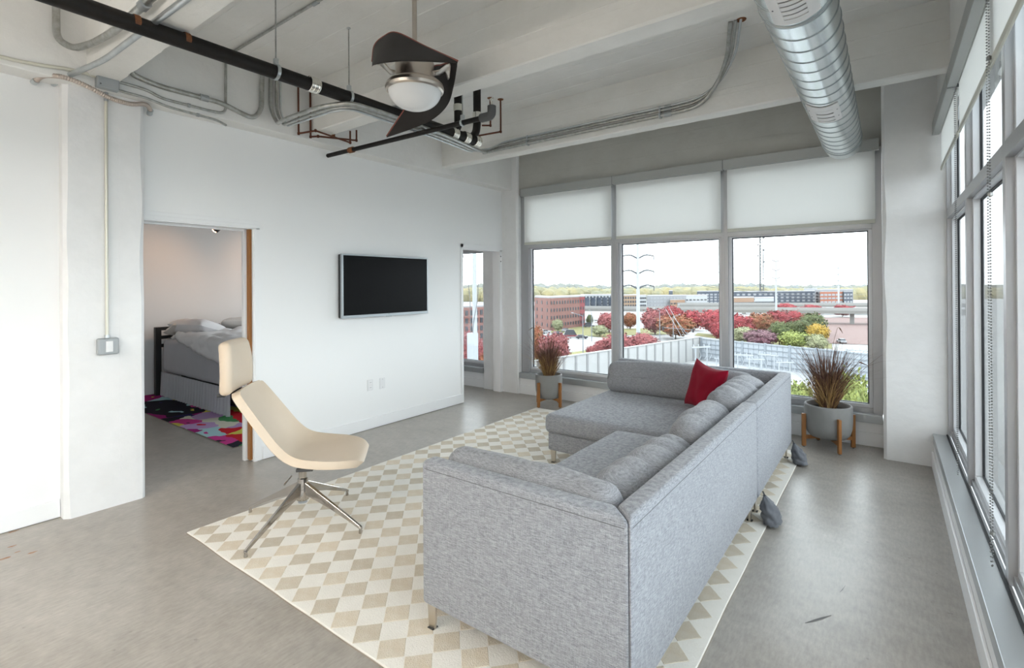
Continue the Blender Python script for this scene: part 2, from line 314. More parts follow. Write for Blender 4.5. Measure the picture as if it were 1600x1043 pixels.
class MB:
    """collects shapes and links them as one mesh object"""
    def __init__(s): s.v = []; s.f = []
    def add(s, vs, fs):
        n = len(s.v); s.v += [tuple(p) for p in vs]; s.f += [tuple(i+n for i in f) for f in fs]; return s
    def box(s, x0, x1, y0, y1, z0, z1):
        return s.add([(x0,y0,z0),(x1,y0,z0),(x1,y1,z0),(x0,y1,z0),(x0,y0,z1),(x1,y0,z1),(x1,y1,z1),(x0,y1,z1)],
                     [(0,3,2,1),(4,5,6,7),(0,1,5,4),(1,2,6,5),(2,3,7,6),(3,0,4,7)])
    def bar(s, a, b, w, h, up=(0, 0, 1)):       # box beam from a to b
        a = Vector(a); b = Vector(b); d = (b-a).normalized(); u = Vector(up)
        if abs(d.dot(u)) > 0.98: u = Vector((1, 0, 0))
        r = d.cross(u).normalized()*(w/2); u = r.cross(d).normalized()*(h/2)
        p = [a-r-u, a+r-u, a+r+u, a-r+u, b-r-u, b+r-u, b+r+u, b-r+u]
        return s.add(p, [(0,1,2,3),(4,7,6,5),(0,4,5,1),(1,5,6,2),(2,6,7,3),(3,7,4,0)])
    def tube(s, pts, r, n=10, cap=True):
        pts = [Vector(p) for p in pts]; rs = r if isinstance(r, (list, tuple)) else [r]*len(pts)
        up = None; rings = []
        for i, p in enumerate(pts):
            d = ((pts[i+1] if i+1 < len(pts) else p) - (pts[i-1] if i else p)).normalized()
            if up is None:
                up = Vector((0, 0, 1)) if abs(d.z) < 0.9 else Vector((1, 0, 0))
            up = (up - d*up.dot(d)).normalized(); side = d.cross(up)
            rings.append([p + (up*math.cos(2*PI*k/n) + side*math.sin(2*PI*k/n))*rs[i] for k in range(n)])
        vs = [q for ring in rings for q in ring]; fs = []
        for i in range(len(pts)-1):
            for k in range(n):
                fs.append((i*n+k, i*n+(k+1) % n, (i+1)*n+(k+1) % n, (i+1)*n+k))
        if cap: fs += [tuple(range(n-1, -1, -1)), tuple(range((len(pts)-1)*n, len(pts)*n))]
        return s.add(vs, fs)
    def lathe(s, prof, c=(0, 0, 0), n=32, closed=False):    # profile of (r, z)
        vs = []; fs = []; m = len(prof)
        for r, z in prof:
            for k in range(n): vs.append((c[0]+r*math.cos(2*PI*k/n), c[1]+r*math.sin(2*PI*k/n), c[2]+z))
        for i in range(m-1 if not closed else m):
            j = (i+1) % m
            for k in range(n): fs.append((i*n+k, i*n+(k+1) % n, j*n+(k+1) % n, j*n+k))
        return s.add(vs, fs)
    def grid(s, P):      # P[i][j] points
        a, b = len(P), len(P[0])
        return s.add([p for r in P for p in r], [(i*b+j, i*b+j+1, (i+1)*b+j+1, (i+1)*b+j) for i in range(a-1) for j in range(b-1)])
    def mesh(s, name, smooth=None, bevel=0.0, seg=2, fixn=True):
        me = bpy.data.meshes.new(name); me.from_pydata(s.v, [], s.f); me.validate()
        bm = bmesh.new(); bm.from_mesh(me)
        if fixn: bmesh.ops.recalc_face_normals(bm, faces=bm.faces)
        if bevel: bmesh.ops.bevel(bm, geom=list(bm.edges), offset=bevel, segments=seg, affect='EDGES', profile=0.5, clamp_overlap=True)
        bm.to_mesh(me); bm.free()
        if smooth: 
            for p in me.polygons: p.use_smooth = True
            if smooth is not True:
                try: me.set_sharp_from_angle(angle=math.radians(smooth))
                except Exception: pass
        return me
    def build(s, name, m, parent=None, smooth=None, bevel=0.0, seg=2, loc=None, rz=0.0, fixn=True):
        return link(name, s.mesh(name, smooth, bevel, seg, fixn), m, parent, loc, rz)

def fillet(pts, r, n=6):
    pts = [Vector(p) for p in pts]; out = [pts[0]]
    for i in range(1, len(pts)-1):
        a, p, b = pts[i-1], pts[i], pts[i+1]
        ra = min(r, (a-p).length*0.48, (b-p).length*0.48)
        q0 = p+(a-p).normalized()*ra; q1 = p+(b-p).normalized()*ra
        for k in range(n+1):
            t = k/n; out.append(q0*(1-t)**2 + p*2*t*(1-t) + q1*t*t)
    out.append(pts[-1]); return out

def rbox(hx, hy, hz, r, m=6, k=3, fn=None):
    """rounded box centred on the origin as verts, faces; fn(p) -> p displaces it"""
    def axis(h):
        inner = h-r; c = [-h + r*(1-math.cos(PI/2*i/k)) for i in range(k)]
        mid = [-inner + 2*inner*i/m for i in range(m+1)]
        return c + mid + [-x for x in reversed(c)]
    ax = [axis(hx), axis(hy), axis(hz)]; H = (hx, hy, hz)
    idx = {}; vs = []; fs = []
    def vid(p):
        key = tuple(round(c, 5) for c in p)
        if key not in idx:
            q = Vector([max(-(H[i]-r), min(H[i]-r, p[i])) for i in range(3)]); d = Vector(p)-q
            if d.length > 1e-9: q = q + d.normalized()*r
            idx[key] = len(vs); vs.append(q)
        return idx[key]
    for a in range(3):
        b, c = (a+1) % 3, (a+2) % 3
        for sgn in (-1, 1):
            for i in range(len(ax[b])-1):
                for j in range(len(ax[c])-1):
                    q = []
                    for (ii, jj) in ((i, j), (i+1, j), (i+1, j+1), (i, j+1)):
                        p = [0, 0, 0]; p[a] = sgn*H[a]; p[b] = ax[b][ii]; p[c] = ax[c][jj]; q.append(vid(p))
                    if sgn < 0: q.reverse()
                    if len(set(q)) == 4: fs.append(tuple(q))
    if fn: vs = [fn(p) for p in vs]
    return vs, fs
def nz(p, s, o=0.0): return noise.noise(Vector((p[0]*s+o, p[1]*s+o*0.7, p[2]*s-o)))
# ------------------------------------------------------------------ the room shell
def solid(name, m, boxes, bevel=0.0, parent=None, kind='structure'):
    b = MB()
    for q in boxes: b.box(*q)
    o = b.build(name, m, parent, bevel=bevel)
    if not parent: o['kind'] = kind
    return o
XL = -4.36                                   # face of the left wall
solid('floor', 'polished_concrete', [(-8.4, 0.30, -4.7, 5.72, -0.25, 0.0)])
solid('ceiling', 'slab_paint', [(-8.5, 0.9, -4.8, 6.0, 3.33, 3.55)])
# left wall with its two openings
wl = solid('wall_left', 'drywall', [(XL-0.13, XL, -4.7, 0.90, 0.0, 2.82), (XL-0.13, XL, 1.345, 2.17, 2.005, 2.82), (XL-0.13, XL, 2.17, 4.825, 0.0, 2.82), (XL-0.13, XL, 4.825, 5.66, 1.99, 2.82)])
solid('wall_bedroom_back', 'drywall', [(-8.42, -8.27, 0.0, 5.72, 0.0, 3.33)])
solid('wall_bedroom_near', 'drywall', [(-8.42, XL-0.13, -0.12, 0.0, 0.0, 3.33)])
solid('wall_rear', 'drywall', [(XL-0.13, 0.6, -4.8, -4.7, 0.0, 3.33)])
# columns
def column(name, x0, x1, y0, y1, z1, seed):
    b = MB(); n = 26; c = 0.022
    P = []
    for i in range(n+1):
        z = z1*i/n
        w = [c*(1+0.9*nz((seed, k*7.3, z*2.2), 1.0)) for k in range(4)]
        P.append([(x0+w[0], y0, z), (x1-w[1], y0, z), (x1, y0+w[1], z), (x1, y1-w[2], z), (x1-w[2], y1, z), (x0+w[3], y1, z), (x0, y1-w[3], z), (x0, y0+w[0], z), (x0+w[0], y0, z)])
    b.grid(P)
    o = b.build(name, 'column_paint'); o['kind'] = 'structure'; return o
column('column', -4.62, -4.262, 0.90, 1.345, 2.83, 1.0)
column('column', -4.73, -4.09, 5.655, 5.95, 3.33, 2.0)
column('column', -0.03, 0.475, 5.34, 5.95, 3.33, 3.0)
solid('column_joint', 'column_paint', [(-4.263, -4.2605, 0.925, 1.32, 1.02, 1.024), (-4.263, -4.2605, 1.195, 1.20, 0.02, 2.6)])
# edge beams, ribs, window headers
solid('edge_beam', 'beam_paint', [(-4.62, -4.19, -4.7, 5.66, 2.82, 3.34)], bevel=0.006)
solid('edge_beam', 'beam_paint', [(0.335, 0.60, -4.7, 5.34, 2.80, 3.34)], bevel=0.006)
solid('window_header', 'header_concrete', [(-8.3, -0.03, 5.70, 5.98, 2.74, 3.34)])
def rib(name, y0, y1, seed):
    b = MB(); n = 90; x0, x1 = -4.2, 0.34; P = []
    for i in range(n+1):
        x = x0+(x1-x0)*i/n
        e1 = 0.008+0.010*max(0, nz((x*3.1, seed, 0), 1.5)); e2 = 0.005+0.015*max(0, nz((x*5.3, seed+5, 0), 1.7))
        P.append([(x, y0-0.012, 3.34), (x, y0, 2.885+e1), (x, y0+e1, 2.885), (x, y1-e2, 2.885), (x, y1, 2.885+e2), (x, y1+0.012, 3.34)])
    b.grid(P); o = b.build(name, 'rib_paint'); o['kind'] = 'structure'
for i, (a, c) in enumerate(((4.29, 4.425), (2.595, 2.755), (1.005, 1.175), (-0.6, -0.43), (-2.2, -2.03), (-3.8, -3.63))):
    rib('ceiling_rib', a, c, i*3.1)
# fins left by the joints of the form boards
CE = bpy.data.objects['ceiling']
for (ya, yb_) in ((1.19, 2.58), (2.77, 4.28), (-0.41, 0.99)):
    n = int((yb_-ya)/0.185)
    for i in range(1, n):
        y = ya+(yb_-ya)*i/n+random.uniform(-0.01, 0.01); b = MB(); P = []
        for k in range(61):
            x = -4.19+4.52*k/60; h = max(0.0004, 0.0035+0.004*nz((x, y*9, 0), 2.3)); P.append([(x, y-0.004, 3.3301), (x, y, 3.3301-h), (x, y+0.003, 3.3301)])
        b.grid(P).build('board_fin', 'slab_paint', CE)
for r_, y in zip([o for o in COL.objects if o.name.startswith('ceiling_rib')], (4.29, 2.595, 1.005)):
    for z in (3.06, 3.20):
        b = MB(); P = []
        for k in range(61):
            x = -4.19+4.52*k/60; h = max(0.0003, 0.003+0.004*nz((x, y*7+z, 0), 2.3)); yy = y-0.012*(z-2.885)/0.45; P.append([(x, yy+0.0005, z-0.004), (x, yy-h, z), (x, yy+0.0005, z+0.003)])
        b.grid(P).build('board_fin', 'rib_paint', r_)
# low walls under the windows, sills and baseboards
solid('wall_far', 'trim_white', [(-4.09, -0.03, 5.70, 5.98, 0.0, 0.24), (-8.3, -4.73, 5.70, 5.98, 0.0, 0.24)])
solid('wall_right', 'trim_white', [(0.298, 0.46, -4.7, 5.34, 0.0, 0.22)])
solid('baseboard_far', 'trim_white', [(-4.09, -0.03, 5.684, 5.70, 0.0, 0.125), (-8.3, -4.73, 5.684, 5.70, 0.0, 0.125)], bevel=0.004)
solid('baseboard_right', 'trim_white', [(0.284, 0.298, -4.7, 5.335, 0.0, 0.125)], bevel=0.004)
solid('baseboard_left', 'trim_white', [(XL, XL+0.013, 2.235, 4.825, 0.004, 0.118), (XL, XL+0.013, -4.7, 0.898, 0.004, 0.118)], bevel=0.003)
solid('baseboard_bedroom', 'trim_white', [(-8.27, -8.257, 0.0, 5.68, 0.0, 0.11)])
solid('window_sill', 'sill_metal', [(-4.085, -0.035, 5.665, 5.80, 0.217, 0.292)], bevel=0.003)
solid('window_sill', 'sill_metal', [(0.293, 0.400, -4.7, 5.338, 0.205, 0.272)], bevel=0.003)
solid('window_sill', 'sill_metal', [(-8.26, -4.735, 5.665, 5.80, 0.217, 0.292)], bevel=0.003)
# windows: axis 'far' runs along x and looks out to +y, 'right' runs along y and looks out to +x
def window(name, kind, a0, a1, zb, zm, zt, front, st0, st1):
    W = structure(name); gd, gk, od = (0.05, 0.009, 0.13) if kind == 'far' else (0.060, 0.006, 0.078)
    def put(b, u0, u1, d0, d1, z0, z1):
        if kind == 'far': b.box(u0, u1, front+d0, front+d1, z0, z1)
        else: b.box(front+d0, front+d1, u0, u1, z0, z1)
    def part(nm, m, L, bev=0.002):
        b = MB()
        for q in L: put(b, *q)
        return b.build(nm, m, W, bevel=bev)
    part('frame', 'aluminium', [(a0, a0+st0, 0.0, od, zb, zt), (a1-st1, a1, 0.0, od, zb, zt), (a0+st0, a1-st1, 0.015, od, zb, zb+0.045), (a0+st0, a1-st1, 0.0, od, zm, zm+0.065), (a0+st0, a1-st1, 0.015, od, zt-0.05, zt)])
    i0, i1 = a0+st0, a1-st1
    for (z0, z1) in ((zb+0.045, zm), (zm+0.065, zt-0.05)):
        part('sash', 'aluminium_light', [(i0, i0+0.03, 0.028, 0.076, z0, z1), (i1-0.03, i1, 0.028, 0.076, z0, z1), (i0+0.03, i1-0.03, 0.028, 0.076, z0, z0+0.032), (i0+0.03, i1-0.03, 0.028, 0.076, z1-0.012, z1)])
        j0, j1, k0, k1 = i0+0.03, i1-0.03, z0+0.032, z1-0.012
        part('gasket', 'gasket', [(j0, j0+gk, gd, 0.071, k0, k1), (j1-gk, j1, gd, 0.071, k0, k1), (j0, j1, gd, 0.071, k0, k0+0.006), (j0, j1, gd, 0.071, k1-0.010, k1)], 0)
        part('pane', 'window_glass', [(j0, j1, 0.0655, 0.0675, k0, k1)], 0)
    return W
FZ = (0.292, 2.00, 2.74)
window('window_1', 'far', -4.085, -2.675, *FZ, 5.735, 0.125, 0.04)
window('window_2', 'far', -2.675, -1.40, *FZ, 5.735, 0.04, 0.035)
window('window_3', 'far', -1.40, -0.033, *FZ, 5.735, 0.035, 0.075)
window('window_4', 'far', -6.30, -4.735, *FZ, 5.735, 0.05, 0.02)
window('window_5', 'far', -8.26, -6.30, *FZ, 5.735, 0.05, 0.05)
yb = [5.338, 4.12, 2.87, 1.62, 0.37, -0.88, -2.13, -3.38, -4.69]
for i in range(8):
    window('window_%d' % (6+i), 'right', yb[i+1], yb[i], 0.272, 2.005, 2.80, 0.388, 0.03, 0.03)
solid('sill_groove', 'gasket', [(0.376, 0.3865, -4.7, 5.336, 0.2725, 0.279)])
# door frames
d1 = structure('door_1')
b = MB()
for (x0, x1, w) in ((XL, XL+0.010, 0.03), (XL-0.02, XL+0.004, 0.06)):
    b.box(x0, x1, 1.347, 2.16+w, 2.00-0.01*(w > 0.05), 2.00+w)
    b.box(x0, x1, 2.16+0.01*(w < 0.05), 2.16+w, 0.0, 2.00)
b.box(XL-0.13, XL-0.09, 1.347, 2.17, 1.975, 2.005)
b.build('door_casing', 'trim_white', d1, bevel=0.002)
MB().box(XL-0.128, XL-0.088, 2.125, 2.168, 0.0, 1.995).build('back_jamb', 'trim_white', d1, bevel=0.002)
MB().box(XL-0.078, XL-0.036, 2.145, 2.169, 0.01, 1.99).build('door_panel', 'door_wood', d1, bevel=0.002)
d2 = structure('door_2')
b = MB(); b.box(XL, XL+0.012, 4.785, 4.825, 0.12, 2.03); b.box(XL, XL+0.012, 4.785, 5.652, 1.985, 2.03)
b.box(XL-0.13, XL, 4.82, 4.832, 0.0, 1.99); b.box(XL-0.13, XL, 5.60, 5.654, 0.0, 1.99); b.box(XL-0.13, XL, 4.825, 5.65, 1.965, 1.99)
b.build('door_casing', 'trim_white', d2, bevel=0.002)
b = MB()
for z in (1.90, 1.83): b.tube([(XL+0.0005, 5.62, z), (XL+0.006, 5.62, z)], 0.008, 8)
b.build('latch_hole', 'slot_dark', d2)
# ------------------------------------------------------------------ roller shades
def chain(parent, pts, name='bead_chain'):
    b = MB(); pts = [Vector(p) for p in pts]
    for a, c in zip(pts, pts[1:]):
        n = max(1, int((c-a).length/0.0125))
        for i in range(n):
            p = a.lerp(c, i/n); r = 0.0042
            b.add([p+Vector(q)*r for q in ((1,0,0),(-1,0,0),(0,1,0),(0,-1,0),(0,0,1),(0,0,-1))], [(0,2,4),(2,1,4),(1,3,4),(3,0,4),(2,0,5),(1,2,5),(3,1,5),(0,3,5)])
    return b.build(name, 'chain_steel', parent, fixn=False)
def shade(name, label, kind, a0, a1, zb, zc, front, group):
    T = thing(name, label, 'shade', group=group)
    def mk(nm, m, u0, u1, d0, d1, z0, z1, bev=0.002):
        b = MB()
        if kind == 'far': b.box(u0, u1, front+d0, front+d1, z0, z1)
        else: b.box(front+d0, front+d1, u0, u1, z0, z1)
        return b.build(nm, m, T, bevel=bev)
    mk('cassette', 'cassette', a0, a1, 0.0, 0.045 if kind != 'far' else 0.07, zc, zc+0.10)
    mk('end_cap', 'slot_dark', a0+0.0005 if kind != 'far' else a0-0.006, a0+0.003 if kind != 'far' else a0-0.0005, 0.002, 0.066, zc-0.002, zc+0.102, 0)
    fd = 0.052 if kind != 'far' else 0.05
    b = MB(); c = (front+fd+0.004)
    pts = [(a0+0.02, c, zc+0.045), (a1-0.02, c, zc+0.045)] if kind == 'far' else [(c+0.004, a0+0.02, zc+0.022), (c+0.004, a1-0.02, zc+0.022)]
    b.tube(pts, 0.018, 16); b.build('roller', 'shade_fabric', T, smooth=30)
    mk('fabric', 'shade_fabric', a0+0.03, a1-0.03, fd, fd+0.0016, zb+0.03, zc+0.04, 0)
    mk('hem_bar', 'shade_hem', a0+0.03, a1-0.03, fd-0.004, fd+0.006, zb, zb+0.034)
    return T
shade('roller_shade', 'pale roller shade half drawn over the window behind the left potted grass', 'far', -4.02, -2.665, 2.045, 2.705, 5.628, 'roller shades')
shade('roller_shade', 'pale roller shade half drawn over the middle window of the far wall', 'far', -2.66, -1.392, 2.045, 2.705, 5.628, 'roller shades')
shade('roller_shade', 'pale roller shade over the window behind the duct end and right potted grass', 'far', -1.387, -0.05, 2.045, 2.705, 5.628, 'roller shades')
t = shade('roller_shade', 'cream roller shade on the right window wall, next to the concrete column', 'right', 4.09, 5.33, 2.395, 2.69, 0.303, 'roller shades')
chain(t, [(0.345, 4.175, 2.68), (0.345, 4.175, 0.36), (0.345, 4.165, 0.325), (0.345, 4.145, 0.315), (0.345, 4.13, 0.33), (0.345, 4.125, 0.36), (0.345, 4.125, 2.68)])
t = shade('roller_shade', 'wide cream roller shade at the right edge of the view, nearest the camera', 'right', 1.55, 4.07, 2.395, 2.69, 0.303, 'roller shades')
chain(t, [(0.343, 2.895, 2.68), (0.343, 2.895, 0.37), (0.343, 2.885, 0.335), (0.343, 2.865, 0.325), (0.343, 2.85, 0.335), (0.343, 2.84, 0.37), (0.343, 2.84, 2.68)])
for z in (0.47, 1.86, 2.42): MB().lathe([(0.001, -0.012), (0.009, -0.006), (0.009, 0.006), (0.001, 0.012)], (0.343, 2.84, z), 8).build('chain_connector', 'chain_steel', t)
# unseen fill lights added behind the camera to brighten ceiling and near wall
def added_fill_light(label, x, y):
    T = thing('added_fill_light', label, 'fill light', (x, y, 2.48), group='added fill lights')
    MB().box(-1.2, 1.2, -0.045, 0.045, -0.03, 0.03).build('housing', 'aluminium', T, bevel=0.004)
    for sx in (-1.0, 1.0): MB().tube([(sx, 0, 0.03), (sx, 0, 0.85)], 0.003, 6).build('cable', 'chain_steel', T)
    for sz in (-1, 1):
        MB().box(-1.18, 1.18, -0.038, 0.038, sz*0.032-0.002, sz*0.032+0.002).build('diffuser', 'fill_diffuser', T)
        l = bpy.data.lights.new('added_fill_lamp', 'AREA'); l.shape = 'RECTANGLE'; l.size = 2.3; l.size_y = 0.07; l.energy = LAMP[sz > 0]; l.color = (1.0, 0.93, 0.85)
        o = bpy.data.objects.new('added_fill_lamp', l); COL.objects.link(o); o.parent = T; o.location = (0, 0, sz*0.04); o.rotation_euler = (0 if sz < 0 else PI, 0, 0)
LAMP = (17, 64)
added_fill_light('added linear fill light just behind the camera', -2.2, -1.5)
added_fill_light('added linear fill light farther behind the camera', -2.2, -3.0)
# ------------------------------------------------------------------ pipes and conduits under the ceiling
def conduit(name, label, pts, r, m, fr=0.06, group='electrical conduits under the ceiling', cat='conduit', couplings=(), n=10):
    T = thing(name, label, cat, group=group)
    pts = [Vector(p) for p in pts]
    MB().tube(fillet(pts, fr), r, n).build('tube', m, T, smooth=40)
    for (a, c) in couplings:                        # (point, direction) short sleeves with set screws
        a = Vector(a); c = Vector(c).normalized()
        MB().tube([a-c*0.03, a-c*0.028, a+c*0.028, a+c*0.03], [r*1.05, r*1.35, r*1.35, r*1.05], n).build('coupling', 'box_grey', T, smooth=40)
    return T
def strap(T, a, r):
    a = Vector(a); MB().lathe([(r*1.05, -0.008), (r*1.5, -0.008), (r*1.5, 0.008), (r*1.05, 0.008)], (0, 0, 0), 12, True).build('strap', 'box_grey', T, smooth=40, loc=a).rotation_euler = (PI/2, 0, 0)
conduit('conduit', 'thick steel conduit dropping from the ceiling at the upper left corner, behind the black pipe', [(-4.15, 0.846, 3.33), (-4.15, 0.846, 3.05), (-4.06, 0.905, 2.985), (-3.90, 0.955, 2.985), (-3.476, 0.955, 2.935), (-2.2, 0.955, 2.93)], 0.020, 'conduit_steel', 0.11,
        couplings=[((-3.02, 0.955, 2.932), (1, 0, 0))])
conduit('conduit', 'steel conduit running up from its cut end above the left wall beside the near column', [(-4.362, 0.872, 2.825), (-4.22, 0.918, 2.862), (-3.80, 0.992, 2.872), (-2.2, 1.02, 2.864)], 0.0165, 'galvanized', 0.12)
conduit('conduit', 'pale steel conduit bending off the rib and looping up beside the black pipe', [(-2.3, 1.205, 3.08), (-3.693, 1.205, 3.055), (-4.06, 1.205, 3.03), (-4.155, 1.225, 2.96), (-4.16, 1.41, 2.93), (-4.16, 1.82, 2.933), (-4.16, 1.97, 2.893), (-4.16, 2.07, 2.872), (-4.16, 2.138, 2.96), (-4.16, 2.148, 3.33)], 0.0185, 'conduit_steel', 0.07,
        couplings=[((-4.16, 1.70, 2.9335), (0, 1, 0)), ((-3.62, 1.205, 3.056), (1, 0, 0))])
conduit('conduit', 'thin cream conduit along the top of the left wall into the junction box', [(-4.172, -0.6, 2.84), (-4.172, 0.68, 2.858), (-4.172, 0.81, 2.872), (-4.172, 0.92, 2.89), (-4.172, 1.05, 2.888)], 0.011, 'conduit_cream', 0.05)
t = conduit('conduit', 'thin conduit from the junction box that rises and crosses the ceiling slab', [(-4.172, 1.165, 2.89), (-4.172, 1.33, 2.886), (-4.172, 1.42, 2.852), (-4.172, 1.75, 2.85), (-4.172, 1.86, 2.86), (-4.172, 1.863, 3.312), (-2.0, 1.85, 3.312)], 0.010, 'conduit_steel', 0.07, couplings=[((-2.93, 1.859, 3.312), (1, 0, 0))])
strap(t, (-4.172, 1.60, 2.8507), 0.010)
t = conduit('conduit', 'thin conduit from the junction box ending at the top edge of the white wall', [(-4.172, 1.165, 2.832), (-4.172, 1.33, 2.827), (-4.172, 1.47, 2.800), (-4.172, 1.795, 2.792), (-4.21, 1.88, 2.78)], 0.009, 'conduit_steel', 0.05)
strap(t, (-4.172, 1.66, 2.7955), 0.009)
t = conduit('conduit', 'vertical conduit down the near column to the switch box', [(-4.245, 1.12, 2.84), (-4.245, 1.12, 1.16)], 0.0095, 'conduit_cream', 0.03, couplings=[((-4.245, 1.12, 2.79), (0, 0, 1))])
# flexible conduit: ribbed tube
fp = fillet([(-4.35, 0.775, 2.80), (-4.26, 0.80, 2.836), (-4.15, 0.88, 2.826), (-4.145, 0.991, 2.803), (-4.145, 1.107, 2.757), (-4.165, 1.237, 2.752), (-4.21, 1.336, 2.80), (-4.29, 1.392, 2.79), (-4.345, 1.40, 2.765)], 0.09, 8)
T = thing('flexible_conduit', 'ribbed flexible metal conduit crossing the head of the near column', 'conduit', group='electrical conduits under the ceiling')
dense = []
for a, c in zip(fp, fp[1:]):
    n = max(1, int((c-a).length/0.0035))
    dense += [a.lerp(c, i/n) for i in range(n)]
MB().tube(dense, [0.0155 if i % 3 else 0.012 for i in range(len(dense))], 10).build('ribbed_tube', 'flex_steel', T, smooth=60)
MB().tube([fp[0]+Vector((0.004, 0, 0)), fp[0]+Vector((0.03, 0.008, 0.012))], 0.019, 12).build('end_fitting', 'galvanized', T, smooth=40)
MB().tube([fp[-1]+Vector((0.012, 0, 0.004)), fp[-1]+Vector((0.05, -0.006, 0.02))], 0.019, 12).build('end_fitting', 'galvanized', T, smooth=40)
T = thing('junction_box', 'grey steel junction box at the head of the near column', 'junction box')
MB().box(-4.188, -4.138, 1.045, 1.165, 2.815, 2.918).build('body', 'box_grey', T, bevel=0.004)
MB().box(-4.138, -4.133, 1.048, 1.162, 2.818, 2.915).build('cover', 'box_grey', T, bevel=0.002)
for (y, z) in ((1.062, 2.836), (1.15, 2.903)): MB().tube([(-4.1335, y, z), (-4.129, y, z)], 0.0045, 8).build('screw', 'slot_dark', T)
T = thing('switch_box', 'grey surface switch box with white rocker on the near column', 'switch')
MB().box(-4.2605, -4.215, 1.062, 1.182, 1.045, 1.158).build('body', 'box_grey', T, bevel=0.012)
MB().box(-4.215, -4.211, 1.072, 1.172, 1.052, 1.151).build('cover', 'box_grey', T, bevel=0.0015)
MB().box(-4.211, -4.204, 1.104, 1.143, 1.065, 1.138).build('rocker', 'plastic_white', T, bevel=0.002)
MB().tube([(-4.245, 1.12, 1.155), (-4.245, 1.12, 1.178)], 0.014, 10).build('connector', 'galvanized', T, smooth=40)
# three conduits that loop down beside the pipe and run under the ribs to the far rib
def long_run(k, label, r):
    dx, dz, dy = (0.0, 0.0, 0.0) if k == 0 else ((0.052, 0.0, 0.05) if k == 1 else (0.095, -0.004, 0.085))
    y0 = 2.218+dy; zk = (2.948, 2.990, 3.016)[k]
    P = [(-4.16, y0, 3.33), (-4.16, y0, 2.98), (-4.09, y0+0.02, 2.86), (-3.72+dx, 2.075+dy*1.2, 2.775+dz), (-3.227, 2.078+dy*1.2, 2.775+dz), (-2.99-dx, 2.16+dy, 2.775+dz), (-2.978-dx*1.2, 2.46, 2.775+dz), (-3.016-dx*1.2, 3.16, 2.775+dz), (-3.13-dx, 3.68, 2.79+dz), (-3.45, 4.20-dy*0.3, 2.92+k*0.015), (-3.55+k*0.06, 4.262, 2.945+k*0.015), (-3.25, 4.262, zk),
         (-1.42, 4.262, zk), (-1.22, 4.262, zk+0.01), (-1.06+k*0.01, 4.20, 3.10), (-0.95+k*0.03, 4.02, 3.21), (-0.865+k*0.034, 3.75, 3.33)]
    T = conduit('conduit', label, P, r, 'conduit_steel' if k < 2 else 'galvanized', 0.10)
    MB().tube([(-1.52, 4.262, zk), (-1.46, 4.262, zk)], r*1.3, 10).build('coupling', 'box_grey', T, smooth=40)
    MB().tube([(-3.004-dx*1.2, 2.95, 2.775+dz), (-3.007-dx*1.2, 3.0, 2.775+dz)], r*1.3, 10).build('coupling', 'galvanized', T, smooth=40)
    for x in (-1.56, -2.95): MB().box(x-0.008, x+0.008, 4.262-r*1.4, 4.289, zk-r*1.4, zk+r*1.4).build('strap', 'galvanized', T, bevel=0.002)
    return T
long_run(0, 'thickest of the three conduits running from the left wall to the far ceiling rib', 0.0155)
long_run(1, 'middle of the three conduits running from the left wall to the far ceiling rib', 0.0115)
long_run(2, 'thinnest of the three conduits running from the left wall to the far ceiling rib', 0.009)
MB().lathe([(0.001, 0.0), (0.034, 0.0), (0.03, -0.006), (0.001, -0.006)], (-0.80, 3.77, 3.33), 14).build('conduit_hole', 'rust', None)['kind'] = 'structure'
# cast iron pipe on rods
PX, PZ = -3.06, 2.838
T = thing('drain_pipe', 'long black cast iron pipe hanging under the ceiling ribs', 'pipe')
MB().tube([(PX, -4.6, PZ-0.012), (PX, 3.62, PZ)], 0.043, 20).build('pipe', 'black_iron', T, smooth=40)
def clamp(y, parent=T, x=PX, r=0.049, ax=1, z=PZ):
    P = MB().lathe([(r*0.98, -0.033), (r, -0.035), (r*1.06, -0.03), (r*1.06, -0.02), (r, -0.018), (r, -0.006), (r*1.06, -0.004), (r*1.06, 0.008), (r, 0.01), (r, 0.02), (r*1.06, 0.022), (r*1.06, 0.032), (r*0.98, 0.034)], (0, 0, 0), 20)
    o = P.build('coupling', 'steel_bright', parent, smooth=40, loc=(x, y, z)); o.rotation_euler = (PI/2, 0, 0) if ax == 1 else (0, 0, 0)
for y in (1.92, 3.28, 3.44, 3.585): clamp(y)
for y in (0.93, 1.16): MB().lathe([(0.0436, -0.014), (0.0445, -0.01), (0.0445, 0.01), (0.0436, 0.014)], (0, 0, 0), 18).build('rust_band', 'rust', T, smooth=40, loc=(PX, y, PZ)).rotation_euler = (PI/2, 0, 0)
for (y, x0, y0, z0) in ((3.36, PX-0.01, 3.32, 3.10), (3.60, PX, 3.58, 3.33)):
    MB().tube(fillet([(PX, y-0.10, PZ), (PX, y-0.02, PZ+0.07), (PX, y0+0.02, PZ+0.16), (PX, y0+0.02, 3.335)], 0.08), 0.036, 16).build('riser', 'black_iron', T, smooth=40)
    MB().lathe([(0.037, -0.03), (0.041, -0.028), (0.041, 0.028), (0.037, 0.03)], (PX, y0+0.02, PZ+0.24), 16).build('coupling', 'steel_bright' if y > 3.5 else 'conduit_cream', T, smooth=40)
